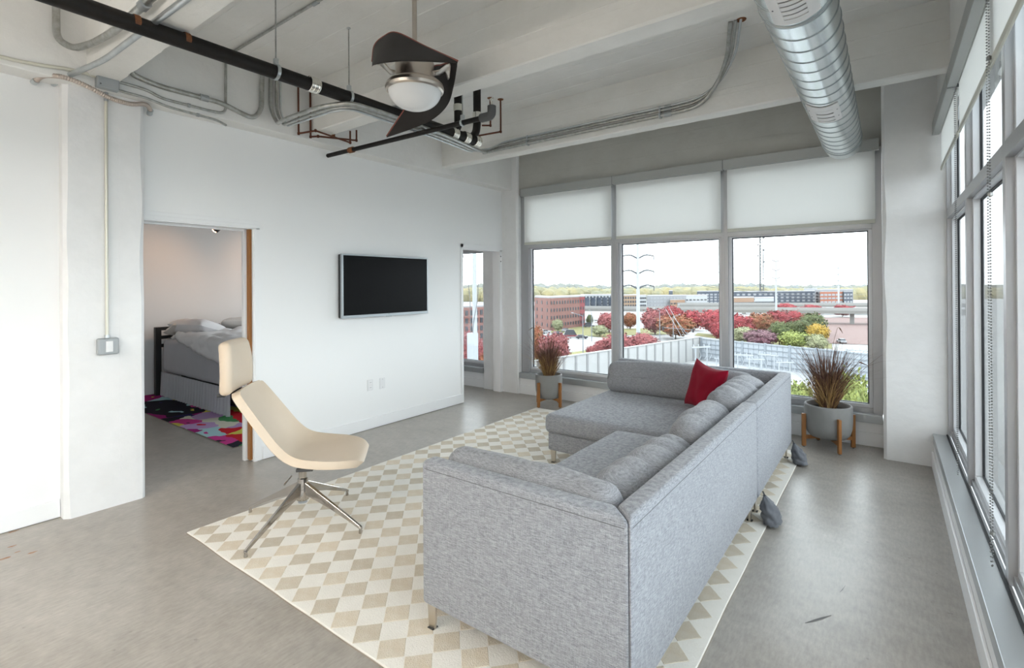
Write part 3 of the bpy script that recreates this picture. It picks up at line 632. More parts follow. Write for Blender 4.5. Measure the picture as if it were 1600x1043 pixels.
def hanger(x, y, z, r, label, along='y'):
    H = thing('pipe_hanger', label, 'hanger', group='rod hangers of the pipes')
    MB().tube([(x, y, z+r+0.035), (x, y, 3.332)], 0.0045, 8).build('rod', 'conduit_steel', H, smooth=40)
    MB().lathe([(0.001, -0.006), (0.014, -0.006), (0.014, 0.0), (0.001, 0.0)], (x, y, 3.33), 10).build('anchor', 'galvanized', H)
    o = MB().lathe([(r+0.001, -0.010), (r+0.006, -0.010), (r+0.006, 0.010), (r+0.001, 0.010)], (0, 0, 0), 20, True).build('ring', 'galvanized', H, smooth=40, loc=(x, y, z)); o.rotation_euler = (PI/2, 0, 0) if along == 'y' else (0, PI/2, 0)
    MB().box(x-0.014, x+0.014, y-0.012, y+0.012, z+r+0.004, z+r+0.04).build('yoke', 'galvanized', H, bevel=0.004)
hanger(PX, 1.665, PZ, 0.0435, 'rod hanger of the black pipe near the left conduit loops')
hanger(PX, 2.20, PZ, 0.0435, 'rod hanger of the black pipe beside the ceiling fan')
hanger(PX, 0.05, PZ-0.006, 0.0445, 'rod hanger of the black pipe beyond the upper left corner')
T = thing('sprinkler_pipe', 'slim black pipe crossing under the ceiling fan toward the white wall', 'pipe')
SPY = 2.87
MB().tube([(-4.33, SPY, 2.757), (-2.36, SPY, 2.731)], 0.0195, 14).build('pipe', 'black_iron', T, smooth=40)
MB().tube([(-3.99, SPY, 2.7525), (-3.93, SPY, 2.7517)], 0.027, 14).build('coupling', 'rust', T, smooth=40)
MB().tube(fillet([(-2.40, SPY, 2.731), (-2.30, SPY, 2.73), (-2.30, SPY, 2.80)], 0.05), 0.032, 14).build('elbow', 'slot_dark', T, smooth=40)
MB().tube([(-2.30, SPY, 2.80), (-2.30, SPY, 2.83), (-2.31, SPY, 2.85), (-2.285, SPY, 2.855)], 0.008, 8).build('sprinkler_head', 'steel_bright', T)
hanger(-2.585, SPY, 2.734, 0.020, 'rod hanger of the slim black pipe', 'x')
def copper(label, pts):
    T = thing('copper_pipe', label, 'pipe', group='thin copper pipes')
    MB().tube(fillet(pts, 0.02, 3), 0.0085, 8).build('tube', 'copper_dark', T, smooth=40)
    for p in pts[1:-1]: MB().lathe([(0.009, -0.012), (0.0115, -0.010), (0.0115, 0.010), (0.009, 0.012)], p, 8).build('elbow', 'copper_dark', T, smooth=40)
    return T
copper('thin copper pipe dropping at the wall, left one of the pair', [(-4.15, 2.46, 3.33), (-4.15, 2.462, 2.842), (-4.03, 2.55, 2.866), (-4.06, 2.93, 2.85), (-4.06, 2.93, 2.96)])
t = copper('thin copper pipe dropping at the wall, right one of the pair', [(-4.15, 2.575, 3.33), (-4.15, 2.577, 2.84), (-4.07, 2.60, 2.835), (-4.10, 3.03, 2.90), (-4.10, 3.03, 3.0)])
MB().lathe([(0.001, 0), (0.016, 0), (0.016, 0.03), (0.001, 0.03)], (-4.075, 2.76, 2.865), 10).build('valve', 'rust', t)
for k, (x, y) in enumerate(((-3.109, 3.858), (-3.05, 3.946))):
    t = copper('copper pipe from the ceiling behind the slim black pipe, %s one' % ('nearer' if k == 0 else 'farther'), [(x, y, 3.335), (x, y, 3.06-0.05*k), (x-0.02 if k == 0 else x-0.35, y-0.10, 3.04-0.05*k)])
    MB().lathe([(0.001, 0), (0.03, 0), (0.028, -0.005), (0.009, -0.008)], (x, y, 3.33), 12).build('flange', 'rust', t)
# ------------------------------------------------------------------ spiral duct
T = thing('spiral_duct', 'galvanized spiral air duct under the ceiling on the right', 'duct', (-0.306, 0, 2.742))
DR, D0, D1 = 0.1435, -4.6, 5.36
def yl(prof, n=48):
    b = MB(); P = []
    for (r, y) in prof: P.append([(r*math.cos(2*PI*k/n), y, r*math.sin(2*PI*k/n)) for k in range(n+1)])
    return b.grid(P)
yl([(DR, D0), (DR, 0.0), (DR, 2.46), (DR, 5.19)]).build('duct_body', 'duct_metal', T, smooth=True)
yl([(DR+0.001, 5.19), (DR+0.0035, 5.195), (DR+0.0015, 5.205), (DR+0.0015, D1-0.006), (DR-0.004, D1), (0.06, D1), (0.0005, D1)]).build('end_cap', 'duct_metal', T, smooth=50)
yl([(DR, 2.455), (DR+0.006, 2.458), (DR+0.006, 2.468), (DR, 2.471)]).build('collar', 'duct_seam', T, smooth=50)
yl([(DR, 5.188), (DR+0.006, 5.190), (DR+0.006, 5.197), (DR, 5.20)]).build('collar', 'duct_seam', T, smooth=50)
hp = []; n = 40; yy = 1.0; k = 0
while yy < 5.18:
    a = 2*PI*k/n; yy = 1.0+0.147*k/n + 0.0
    hp.append((DR*1.004*math.cos(a-PI/2), yy, DR*1.004*math.sin(a-PI/2))); k += 1
MB().tube(hp, 0.0034, 5).build('spiral_seam', 'duct_seam', T, smooth=True)
def register(y0, y1, a0, a1, hy0, hy1, h0, h1, nl):
    R = MB(); r = DR+0.008; n = 14
    def patch(b, ya, yb, aa, ab, rr, th=0.006):
        P = []
        for i in range(n+1):
            a = math.radians(aa+(ab-aa)*i/n); c, s = math.cos(a), math.sin(a)
            P.append([(rr*c, ya, rr*s), (rr*c, yb, rr*s), ((rr-th)*c, yb, (rr-th)*s), ((rr-th)*c, ya, (rr-th)*s), (rr*c, ya, rr*s)])
        b.grid(P)
        for q in (P[0], P[-1]): b.add(q[:4], [(0, 1, 2, 3)])
    for q in ((y0, hy0, a0, a1), (hy1, y1, a0, a1), (hy0, hy1, a0, h0), (hy0, hy1, h1, a1)): patch(R, *q, r)
    o = R.build('register_plate', 'register_white', T, smooth=35)
    B = MB(); patch(B, hy0, hy1, h0, h1, DR+0.001, 0.001); B.build('register_throat', 'register_gap', o)
    for i in range(nl):
        y = hy0+(hy1-hy0)*(i+0.5)/nl; w = (hy1-hy0)/nl*0.72
        L = MB(); patch(L, y-w/2, y+w/2, h0, h1, DR+0.006, 0.003); L.build('louver', 'register_white', o)
    for a in (a0+6, a1-6):
        for y in (y0+(y1-y0)*0.3, y0+(y1-y0)*0.7):
            c, s = math.cos(math.radians(a)), math.sin(math.radians(a))
            MB().tube([((r-0.001)*c, y, (r-0.001)*s), ((r+0.002)*c, y, (r+0.002)*s)], 0.0035, 6).build('screw', 'slot_dark', o)
register(3.70, 4.06, -134, -61, 3.775, 4.03, -114, -76, 3)
register(1.95, 2.42, -119, -50, 2.02, 2.375, -102, -67.5, 9)
register(4.30, 5.12, 164, 184, 4.36, 5.06, 169, 179, 4)
# ------------------------------------------------------------------ ceiling fan
FC = EYE + (FW + RT*((650-800)/FOC))*3.1
T = thing('ceiling_fan', 'two-bladed ceiling fan with brushed nickel motor and opal light bowl', 'ceiling fan', (FC.x, FC.y, 0))
MB().tube([(0, 0, 2.86), (0, 0, 3.32)], 0.0145, 16).build('downrod', 'nickel', T, smooth=40)
MB().lathe([(0.0005, 3.325), (0.07, 3.33), (0.068, 3.30), (0.03, 3.26), (0.0145, 3.255)], n=28).build('canopy', 'nickel', T, smooth=40)
MB().lathe([(0.0005, 2.885), (0.05, 2.885), (0.06, 2.87), (0.112, 2.868), (0.117, 2.86), (0.117, 2.755), (0.110, 2.748)], n=48).build('motor_housing', 'nickel', T, smooth=35)
MB().lathe([(0.0005, 2.905), (0.045, 2.905), (0.05, 2.885), (0.0005, 2.884)], n=28).build('rod_collar', 'black_plastic', T, smooth=35)
MB().lathe([(0.108, 2.752), (0.13, 2.750), (0.155, 2.742), (0.172, 2.726), (0.178, 2.706), (0.174, 2.690), (0.164, 2.682), (0.160, 2.690), (0.158, 2.705)], n=56).build('trim_ring', 'nickel', T, smooth=30)
MB().lathe([(0.1615*math.cos(a), 2.692-0.118*math.sin(a)) for a in [PI/2*i/14 for i in range(15)]], n=48).build('light_bowl', 'opal_glass', T, smooth=True)
FH = Vector((FW.x, FW.y, 0)).normalized()-R0*0.19
def fp3(a, b_, h, s): v = R0*(a*s)+FH*(b_*s); return (v.x, v.y, 1.5+h)
def curve(pts, n):
    P = [Vector(p) for p in pts]; P = [2*P[0]-P[1]]+P+[2*P[-1]-P[-2]]; out = []
    segs = len(P)-3
    for i in range(n+1):
        t = i/n*segs; k = min(int(t), segs-1); t -= k; p0, p1, p2, p3 = P[k:k+4]
        out.append(0.5*((2*p1)+(p2-p0)*t+(2*p0-5*p1+4*p2-p3)*t*t+(3*p1-p0-3*p2+p3)*t**3))
    return out
inner = curve([(-.262, 0.0, 1.375), (-.238, -.11, 1.42), (-.175, -.19, 1.435), (-.10, -.25, 1.425), (.06, -.44, 1.255), (.21, -.62, 1.10)], 30)
outer = curve([(-.26, -.01, 1.345), (-.25, -.14, 1.285), (-.225, -.30, 1.225), (-.15, -.43, 1.18), (-.03, -.525, 1.145), (.21, -.62, 1.092)], 30)
for s in (1, -1):
    def blade(off, m, name, edge=False):
        b = MB(); up = []; lo = []
        for p, q in zip(inner, outer):
            row = [p.lerp(q, j/8) for j in range(9)]
            up.append([fp3(v.x, v.y, v.z+0.004, s) for v in row]); lo.append([fp3(v.x, v.y, v.z-0.004, s) for v in row])
        return up, lo
    up, lo = blade(0, '', '')
    b = MB(); b.grid(up); b.grid(lo); bl = b.build('blade', 'blade_dark', T, smooth=True)
    e = MB(); e.tube([Vector(u[0]).lerp(Vector(l[0]), 0.5) for u, l in zip(up, lo)], 0.0048, 6); e.build('blade_edge', 'blade_edge', bl)
    e = MB(); e.grid([[u[-1], l[-1]] for u, l in zip(up, lo)]); e.build('blade_rim', 'blade_dark', bl)
    br = MB()
    P = [[fp3(-.105, .035-.07*j/4, 1.30, s) for j in range(5)], [fp3(-.15, .03-.075*j/4, 1.31, s) for j in range(5)], [fp3(-.19, .02-.10*j/4, 1.345-.0*j, s) for j in range(5)], [fp3(-.215, -.0-.13*j/4, 1.36-.012*j, s) for j in range(5)], [fp3(-.222, -.02-.08*j/4, 1.352-.010*j, s) for j in range(5)]]
    br.grid(P); o = br.build('blade_bracket', 'nickel', T, smooth=True); md = o.modifiers.new('thick', 'SOLIDIFY'); md.thickness = 0.006
# ------------------------------------------------------------------ television and wall plates
T = thing('television', 'black flat screen television in a silver frame on the white wall', 'television')
MB().box(-4.345, -4.305, 2.988, 4.132, 1.184, 1.812).build('back_case', 'black_plastic', T, bevel=0.006)
b = MB(); b.box(-4.305, -4.276, 2.984, 4.136, 1.178, 1.207); b.box(-4.305, -4.276, 2.984, 4.136, 1.802, 1.817); b.box(-4.305, -4.276, 2.984, 3.000, 1.207, 1.802); b.box(-4.305, -4.276, 4.122, 4.136, 1.207, 1.802)
b.build('bezel', 'tv_frame', T, bevel=0.002)
MB().box(-4.304, -4.280, 2.999, 4.123, 1.206, 1.803).build('screen', 'tv_screen', T)
MB().box(-4.278, -4.2745, 3.52, 3.60, 1.172, 1.190).build('sensor_bar', 'tv_frame', T, bevel=0.002)
MB().tube([(-4.2762, 3.56, 1.200), (-4.2745, 3.56, 1.200)], 0.004, 8).build('indicator', 'slot_dark', T)
MB().box(-4.359, -4.344, 3.4, 3.72, 1.35, 1.65).build('wall_bracket', 'black_plastic', T)
T = thing('power_outlet', 'white duplex power outlet low on the wall under the television', 'outlet')
MB().box(XL, XL+0.006, 3.340, 3.411, 0.402, 0.517).build('plate', 'plastic_white', T, bevel=0.002)
for z in (0.433, 0.486):
    o = MB().box(XL+0.006, XL+0.008, 3.359, 3.392, z-0.016, z+0.016).build('receptacle', 'trim_white', T, bevel=0.001)
    for dy in (-0.008, 0.006): MB().box(XL+0.008, XL+0.0084, 3.3755+dy, 3.3785+dy, z-0.006, z+0.008).build('slot', 'slot_dark', o)
T = thing('blank_plate', 'white blank wall plate to the right of the power outlet', 'wall plate')
MB().box(XL, XL+0.006, 3.500, 3.570, 0.397, 0.512).build('plate', 'plastic_white', T, bevel=0.002)
for z in (0.412, 0.497): MB().tube([(XL+0.006, 3.535, z), (XL+0.0072, 3.535, z)], 0.003, 6).build('screw', 'slot_dark', T)
# ------------------------------------------------------------------ rug of hide patches
RT_Z = 0.012
T = thing('area_rug', 'large cream rug with tan diamond patches under the sectional sofa', 'rug')
rx0, rx1, ry0, ry1 = -3.425, -0.605, 1.292, 5.105
b = MB(); n = 60; P = []
def wob(t, s): return 0.006*nz((t*1.3, s, 0), 1.0)
pts = []
for i in range(n): t = i/n; pts.append((rx0+(rx1-rx0)*t, ry0+wob(t*6, 1)))
for i in range(n): t = i/n; pts.append((rx1+wob(t*6, 2), ry0+(ry1-ry0)*t))
for i in range(n): t = i/n; pts.append((rx1+(rx0-rx1)*t, ry1+wob(t*6, 3)))
for i in range(n): t = i/n; pts.append((rx0+wob(t*6, 4), ry1+(ry0-ry1)*t))
m_ = len(pts)
b.add([(x, y, 0.0005) for x, y in pts]+[(x, y, RT_Z-0.002) for x, y in pts]+[(-2.0+(x+2.0)*0.998, 3.2+(y-3.2)*0.998, RT_Z) for x, y in pts],
      [tuple(range(2*m_, 3*m_))]+[(i, (i+1) % m_, m_+(i+1) % m_, m_+i) for i in range(m_)]+[(m_+i, m_+(i+1) % m_, 2*m_+(i+1) % m_, 2*m_+i) for i in range(m_)])
b.build('rug_base', 'rug_cream', T, fixn=False)
b = MB(); b.add([(x, y, 0.0004) for x, y in pts]+[(-2.0+(x+2.0)*1.0016, 3.2+(y-3.2)*1.0012, 0.0004) for x, y in pts]+[(-2.0+(x+2.0)*1.0016, 3.2+(y-3.2)*1.0012, 0.004) for x, y in pts]+[(x, y, 0.005) for x, y in pts], [(k*m_+i, k*m_+(i+1) % m_, (k+1)*m_+(i+1) % m_, (k+1)*m_+i) for k in range(3) for i in range(m_)])
b.build('rug_binding', 'rug_edge', T)
dmesh = []
for v in range(6):
    q = MB(); hx, hy = 0.0765, 0.080; g = 4; ring = []
    cs = [(hx, 0), (0, hy), (-hx, 0), (0, -hy)]; rnd = random.Random(v)
    for k in range(4):
        a, c = cs[k], cs[(k+1) % 4]
        for i in range(g):
            t = i/g; ring.append(((a[0]+(c[0]-a[0])*t)*(0.97+0.03*rnd.random()), (a[1]+(c[1]-a[1])*t)*(0.97+0.03*rnd.random())))
    m2 = len(ring)
    q.add([(x, y, 0.0) for x, y in ring]+[(x*0.95, y*0.95, 0.0022) for x, y in ring]+[(0, 0, 0.0012)], [(i, (i+1) % m2, m2+(i+1) % m2, m2+i) for i in range(m2)]+[(m2+i, m2+(i+1) % m2, 2*m2) for i in range(m2)])
    me = q.mesh('diamond_patch'); me.materials.append(MATS['rug_tan']); dmesh.append(me)
hidden = MB()
for i in range(18):
    for j in range(23):
        x, y = -3.35+0.1553*i, 1.372+0.1617*j
        under = (-1.5 < x < -0.78 and y > 1.78) or (-2.1 < x < -0.78 and y > 3.7) or (x > -0.76 and False)
        if under: hidden.add([(x+0.07, y, RT_Z+0.001), (x, y+0.074, RT_Z+0.001), (x-0.07, y, RT_Z+0.001), (x, y-0.074, RT_Z+0.001)], [(0, 1, 2, 3)])
        else: link('diamond_patch', dmesh[(i*7+j*3) % 6], None, T, (x, y, RT_Z-0.0004))
o = hidden.build('hidden_patches', 'rug_tan', T); o['kind'] = 'stuff'
# ------------------------------------------------------------------ sectional sofa
def prism(poly, z0, z1):
    n = len(poly); return MB().add([(x, y, z0) for x, y in poly]+[(x, y, z1) for x, y in poly], [tuple(range(n-1, -1, -1)), tuple(range(n, 2*n))]+[(i, (i+1) % n, n+(i+1) % n, n+i) for i in range(n)])
def soft(name, m, c, half, r, parent, fn=None, mseg=8, k=4, rot=None, smooth=True):
    vs, fs = rbox(half[0], half[1], half[2], r, mseg, k, fn)
    o = MB().add(vs, fs).build(name, m, parent, smooth=True, loc=c, fixn=False)
    if rot: o.rotation_euler = rot
    return o
def sleg(T, x, y, z, along):
    b = MB(); w0, w1, d = 0.026, 0.019, 0.012
    if along == 'x': p = [(-w1, -d/2), (w1, -d/2), (w1, d/2), (-w1, d/2)]; q = [(-w0, -d/2), (w0, -d/2), (w0, d/2), (-w0, d/2)]
    else: p = [(-d/2, -w1), (d/2, -w1), (d/2, w1), (-d/2, w1)]; q = [(-d/2, -w0), (d/2, -w0), (d/2, w0), (-d/2, w0)]
    b.add([(x+a, y+c, RT_Z+0.002) for a, c in p]+[(x+a, y+c, z) for a, c in q], [(3, 2, 1, 0), (4, 5, 6, 7)]+[(i, (i+1) % 4, 4+(i+1) % 4, 4+i) for i in range(4)])
    o = b.build('leg', 'leg_steel', T, bevel=0.0015)
    MB().box(x-0.016, x+0.016, y-0.016, y+0.016, RT_Z, RT_Z+0.004).build('foot_pad', 'rubber', o)
XO, XI, ZT, ZB = -0.667, -0.757, 0.742, 0.122
YA0, YA1, YB0, YB1 = 1.53, 3.508, 3.520, 4.93
A = thing('sectional_sofa', 'near section of the grey sectional sofa, with the arm facing the camera', 'sofa', group='sectional sofa')
prism([(-1.632, YA0), (XO-0.001, YA0), (XI, YA0+0.089), (-1.632, YA0+0.089)], ZB, ZT).build('arm', 'sofa_fabric', A, bevel=0.02, seg=4, smooth=50)
prism([(XO, YA0+0.001), (XO, YA1), (XI, YA1), (XI, YA0+0.09)], ZB, ZT).build('backrest', 'sofa_fabric', A, bevel=0.02, seg=4, smooth=50)
MB().box(-1.612, XI-0.002, YA0+0.092, YA1-0.004, ZB, 0.268).build('seat_base', 'sofa_fabric', A, bevel=0.015, seg=3, smooth=50)
def crown(hx, hy, amp, sd): return lambda p: Vector((p.x, p.y, p.z+(amp*(1-(p.x/hx)**2)*(1-(p.y/hy)**2) if p.z > 0 else 0)+0.004*nz(p, 5, sd)))
soft('seat_cushion', 'sofa_fabric', (-1.2, 2.565, 0.345), (0.435, 0.935, 0.078), 0.045, A, crown(0.435, 0.935, 0.016, 1), 14)
b = MB(); b.box(-1.61, XO-0.02, YA0-0.0006, YA0+0.004, ZT-0.034, ZT-0.0315); b.build('stitch', 'seam_thread', A)
b = MB(); b.box(XO-0.004, XO+0.0006, YA0+0.02, YA1-0.01, ZT-0.034, ZT-0.0315); b.build('stitch', 'seam_thread', A)
sleg(A, -1.598, 1.562, ZB+0.01, 'x'); sleg(A, -0.71, 1.575, ZB+0.01, 'x'); sleg(A, -0.70, 3.44, ZB+0.01, 'y'); sleg(A, -1.58, 3.44, ZB+0.01, 'x')
B = thing('sectional_sofa', 'far chaise section of the grey sectional sofa, along the windows', 'sofa', group='sectional sofa')
prism([(XO, YB0), (XO, YB1-0.001), (XI, YB1-0.09), (XI, YB0)], ZB, ZT-0.006).build('backrest', 'sofa_fabric', B, bevel=0.02, seg=4, smooth=50)
prism([(XO-0.001, YB1), (-2.24, YB1), (-2.24, YB1-0.09), (XI, YB1-0.089)], ZB, ZT-0.008).build('backrest', 'sofa_fabric', B, bevel=0.02, seg=4, smooth=50)
prism([(-2.285, 3.575), (XI-0.003, 3.575), (XI-0.003, YB1-0.092), (-2.285, YB1-0.092)], ZB, 0.270).build('seat_base', 'sofa_fabric', B, bevel=0.015, seg=3, smooth=50)
soft('seat_cushion', 'sofa_fabric', (-1.535, 4.185, 0.348), (0.77, 0.645, 0.078), 0.045, B, crown(0.77, 0.645, 0.016, 4), 14)
b = MB(); b.box(XO-0.004, XO+0.0006, YB0+0.01, YB1-0.02, ZT-0.040, ZT-0.0375); b.build('stitch', 'seam_thread', B)
sleg(B, -2.255, 3.615, ZB+0.01, 'x'); sleg(B, -0.70, 3.60, ZB+0.01, 'y'); sleg(B, -0.70, 4.87, ZB+0.01, 'y'); sleg(B, -2.25, 4.80, ZB+0.01, 'x')
def wrinkle(sd, amp, fy=1.0, sag=0.0, hy=0.5, hz=0.2):
    def f(p):
        q = Vector(p); n = Vector((p.x*3, p.y*0.6, p.z*1.5)); n = n.normalized() if n.length > 0 else n
        g = nz((q.x*2.5, q.y*2.0, q.z*2.5), 1.3, sd+7)                     # gathers follow a slow warp
        fold = abs(math.sin((q.y*fy*17+q.z*5.5*math.sin(sd*2.1)+g*3.4)))**0.7-0.6
        w = fold*amp*(0.55+0.9*max(0, nz(q, 3.2, sd+1)+0.25)) + nz(q, 4.0, sd+3)*amp*0.9 + nz(q, 13, sd)*amp*0.18
        e = max(0, abs(q.y)/hy-0.80)/0.20
        q.z -= sag*(q.y/hy)**2*(1 if q.z > 0 else 0.0) + (0.03*e*e*hz/0.2 if q.z > 0 else 0.0)
        q.x *= 1-0.45*e*e
        return q+n*w
    return f
G = 'loose grey sofa cushions'
def cushion(label, c, half, r, rot, sd, amp=0.012, sag=0.02, fy=1.0):
    T = thing('sofa_cushion', label, 'cushion', c, 0, G); T.rotation_euler = rot
    soft('cover', 'cushion_fabric', (0, 0, 0), half, r, T, wrinkle(sd, amp, fy, sag, half[1], half[2]), 44, 5)
    b = MB(); y0 = half[1]-0.03
    b.tube([(half[0]*0.35, -y0*0.9+1.8*y0*i/20, half[2]*0.86-sag*(-1+2*i/20)**2*0.9) for i in range(21)], 0.0018, 5); b.build('piping', 'seam_thread', T)
    return T
R_ = math.radians
cushion('long grey back cushion nearest the arm, lying along the sofa back', (-0.915, 2.26, 0.575), (0.115, 0.44, 0.155), 0.10, (0, R_(20), R_(-2)), 1.0, 0.017, 0.025)
cushion('grey back cushion in the middle of the sofa back, between the other two', (-0.905, 3.09, 0.60), (0.11, 0.40, 0.155), 0.10, (0, R_(16), R_(3)), 2.0, 0.020, 0.025)
cushion('grey back cushion at the far corner of the sofa, beside the red pillow', (-0.905, 3.99, 0.615), (0.115, 0.46, 0.165), 0.10, (0, R_(14), R_(-2)), 3.0, 0.020, 0.025)
cushion('grey cushion leaning against the near sofa arm', (-1.19, 1.715, 0.595), (0.075, 0.43, 0.185), 0.07, (0, R_(8), R_(-90)), 4.0, 0.009, 0.015, 0.35)
cushion('long dark grey cushion against the window side of the chaise', (-1.60, 4.735, 0.585), (0.085, 0.69, 0.165), 0.075, (0, R_(10), R_(90)), 5.0, 0.008, 0.03, 0.3)
def pillow_mesh(w, h, t, sd, amp=0.006, n=26, pinch=0.10):
    b = MB()
    for s in (1, -1):
        P = []
        for i in range(n+1):
            u = -1+2*i/n; row = []
            for j in range(n+1):
                v = -1+2*j/n; ex = max(0.0, (1-u**4)*(1-v**4))**0.55
                x = u*w/2*(1-pinch*(1-v*v)); z = v*h/2*(1-pinch*(1-u*u))
                row.append((x, s*t/2*ex*(1+0.15*nz((u, v, s), 1.5, sd))+amp*ex*nz((x, z, s), 12, sd), z))
            P.append(row if s > 0 else row[::-1])
        b.grid(P)
    return b
T = thing('throw_pillow', 'crimson velvet throw pillow standing on the chaise', 'pillow', (-1.235, 4.40, 0.622)); T.rotation_euler = (R_(-14), R_(6), R_(-38))
pillow_mesh(0.42, 0.42, 0.15, 2.0, 0.008, 30, 0.16).build('cover', 'red_velvet', T, smooth=True)
def bag(label, x, y, sd):
    T = thing('cloth_bag', label, 'bag', (x, y, RT_Z), group='slate cloth bags tied under the sofa back')
    b = MB(); P = []
    for i in range(19):
        t = i/18; z = max(0.004, 0.150*(1-t)**1.1); r = 0.010+0.052*math.sin(min(1.0, t*1.7)*PI/2)**1.1 if t < 0.97 else 0.04
        row = []
        for k in range(25):
            a = 2*PI*k/24; rr = r*(1+0.30*nz((math.cos(a)*1.2, math.sin(a)*1.2, t*2.6), 1.9, sd)+0.16*nz((math.cos(a)*3, math.sin(a)*3, t*7), 1.7, sd+2)+0.10*math.sin(5*a+t*4)*(1-t)); row.append((rr*math.cos(a)*0.85+0.055*t**0.8, rr*math.sin(a)*1.25-0.03*t, z+0.006*nz((a, t, 0), 3, sd)))
        P.append(row)
    P.append([(0.055, -0.03, 0.003)]*25)
    b.grid(P); b.build('pouch', 'bag_fabric', T, smooth=True)
    MB().tube([(0.0, 0, 0.15), (-0.012, 0.006, 0.172)], 0.005, 6).build('tie', 'slot_dark', T)
bag('slate cloth bag hanging below the seam of the sofa back', -0.628, 3.515, 1.0)
bag('slate cloth bag at the far rear corner of the sofa', -0.632, 4.80, 5.0)
# ------------------------------------------------------------------ lounge chair
CA = R_(47)
T = thing('lounge_chair', 'cream leather swivel lounge chair with headrest and chrome star base', 'chair', (-2.966, 1.775, RT_Z), CA)
prof = [(.356, .392, .150, .0), (.348, .400, .195, .0), (.325, .407, .232, .004), (.28, .410, .262, .010), (.22, .408, .284, .020), (.125, .404, .295, .036), (.03, .410, .296, .048), (-.04, .428, .292, .056), (-.10, .466, .286, .058), (-.16, .535, .278, .053), (-.22, .630, .268, .044), (-.28, .728, .256, .034), (-.33, .810, .240, .026), (-.352, .848, .222, .02), (-.362, .868, .19, .016)]
ctr = curve([(p[0], 0, p[1]-RT_Z) for p in prof], 52); wid = curve([(p[2], p[3], 0) for p in prof], 52)
P = []; nv = 20; seam_row = None
for i, c in enumerate(ctr):
    a = ctr[max(0, i-1)]; d = ctr[min(52, i+1)]; t = (d-a).normalized(); nrm = Vector((t.z, 0, -t.x))
    if nrm.z < 0 and abs(t.x) > abs(t.z): nrm = -nrm
    if abs(t.x) <= abs(t.z) and nrm.x < 0: nrm = -nrm
    row = []
    for j in range(nv+1):
        v = -1+2*j/nv; lift = wid[i].y*abs(v)**2.6
        row.append(c + Vector((0, v*wid[i].x, 0)) + nrm*lift)
    P.append(row)
sh = MB().grid(P).build('shell', 'leather', T, smooth=True)
md = sh.modifiers.new('thick', 'SOLIDIFY'); md.thickness = 0.046; md.offset = -1
md = sh.modifiers.new('round', 'BEVEL'); md.width = 0.014; md.segments = 3; md.limit_method = 'ANGLE'
si = min(range(53), key=lambda i: abs(ctr[i].x+0.087))
MB().tube([p+Vector((0.001, 0, 0.001)) for p in P[si]], 0.0016, 5).build('cross_seam', 'leather_seam', T)
def rim(j): return [r[j] for r in P[6:]]
for j in (1, nv-1): MB().tube([p+Vector((0.0012, 0, 0.0012)) for p in rim(j)], 0.0012, 5).build('edge_seam', 'leather_seam', T)
def headf(p):
    t = (p.z+0.155)/0.31; w = 1.06-0.20*t*t+0.04*math.sin(t*PI)
    return Vector((p.x-0.03*abs(p.y/0.2)**2*-1*0.6 + 0.012*math.sin(t*PI), p.y*w, p.z))
hd = soft('headrest', 'leather', (-0.405, 0, 1.018-RT_Z), (0.036, 0.197, 0.155), 0.034, T, headf, 10, 4); hd.rotation_euler = (0, R_(-3), 0)
MB().box(-0.43, -0.385, -0.185, -0.150, 0.845, 0.862).build('headrest_clip', 'black_plastic', T, bevel=0.004)
MB().box(-0.43, -0.385, 0.150, 0.185, 0.845, 0.862).build('headrest_clip', 'black_plastic', T, bevel=0.004)
MB().box(-0.03, 0.07, -0.05, 0.05, 0.333, 0.352).build('seat_plate', 'slot_dark', T, bevel=0.004)
MB().tube([(-0.05, -0.07, 0.322), (-0.06, -0.20, 0.318)], 0.005, 8).build('tilt_lever', 'chrome', T)
MB().lathe([(0.0005, 0.335), (0.024, 0.335), (0.024, 0.285), (0.030, 0.280), (0.033, 0.255), (0.036, 0.215), (0.045, 0.185), (0.040, 0.150), (0.022, 0.140), (0.0005, 0.139)], n=28).build('hub', 'chrome', T, smooth=35)
MB().lathe([(0.0005, 0.130), (0.028, 0.130), (0.028, 0.142), (0.0005, 0.142)], n=20).build('hub_cap', 'box_grey', T, smooth=35)
for k in range(4):
    a = R_(16.8+90*k)-CA; c, s = math.cos(a), math.sin(a); L_ = 0.432
    def pt(r, z, w): return [(r*c-w*s, r*s+w*c, z), (r*c+w*s, r*s-w*c, z)]
    prf = [(0.020, 0.262, 0.190, 0.020), (0.07, 0.236, 0.172, 0.017), (0.20, 0.168, 0.128, 0.013), (0.34, 0.096, 0.070, 0.011), (0.425, 0.050, 0.032, 0.011), (0.440, 0.040, 0.026, 0.010)]
    b = MB(); ring = []
    for (r, zt, zb, w) in prf: u = pt(r, zt, w*0.62); l = pt(r, zb, w); ring.append([u[0], u[1], l[1], l[0], u[0]])
    b.grid(ring); b.add(ring[-1][:4], [(0, 1, 2, 3)]); lg = b.build('leg', 'chrome', T, bevel=0.003)
    MB().lathe([(0.0005, 0.0), (0.010, 0.0), (0.011, 0.006), (0.008, 0.032), (0.0005, 0.034)], (L_*c, L_*s, 0.0), 12).build('foot', 'chrome', lg, smooth=35)
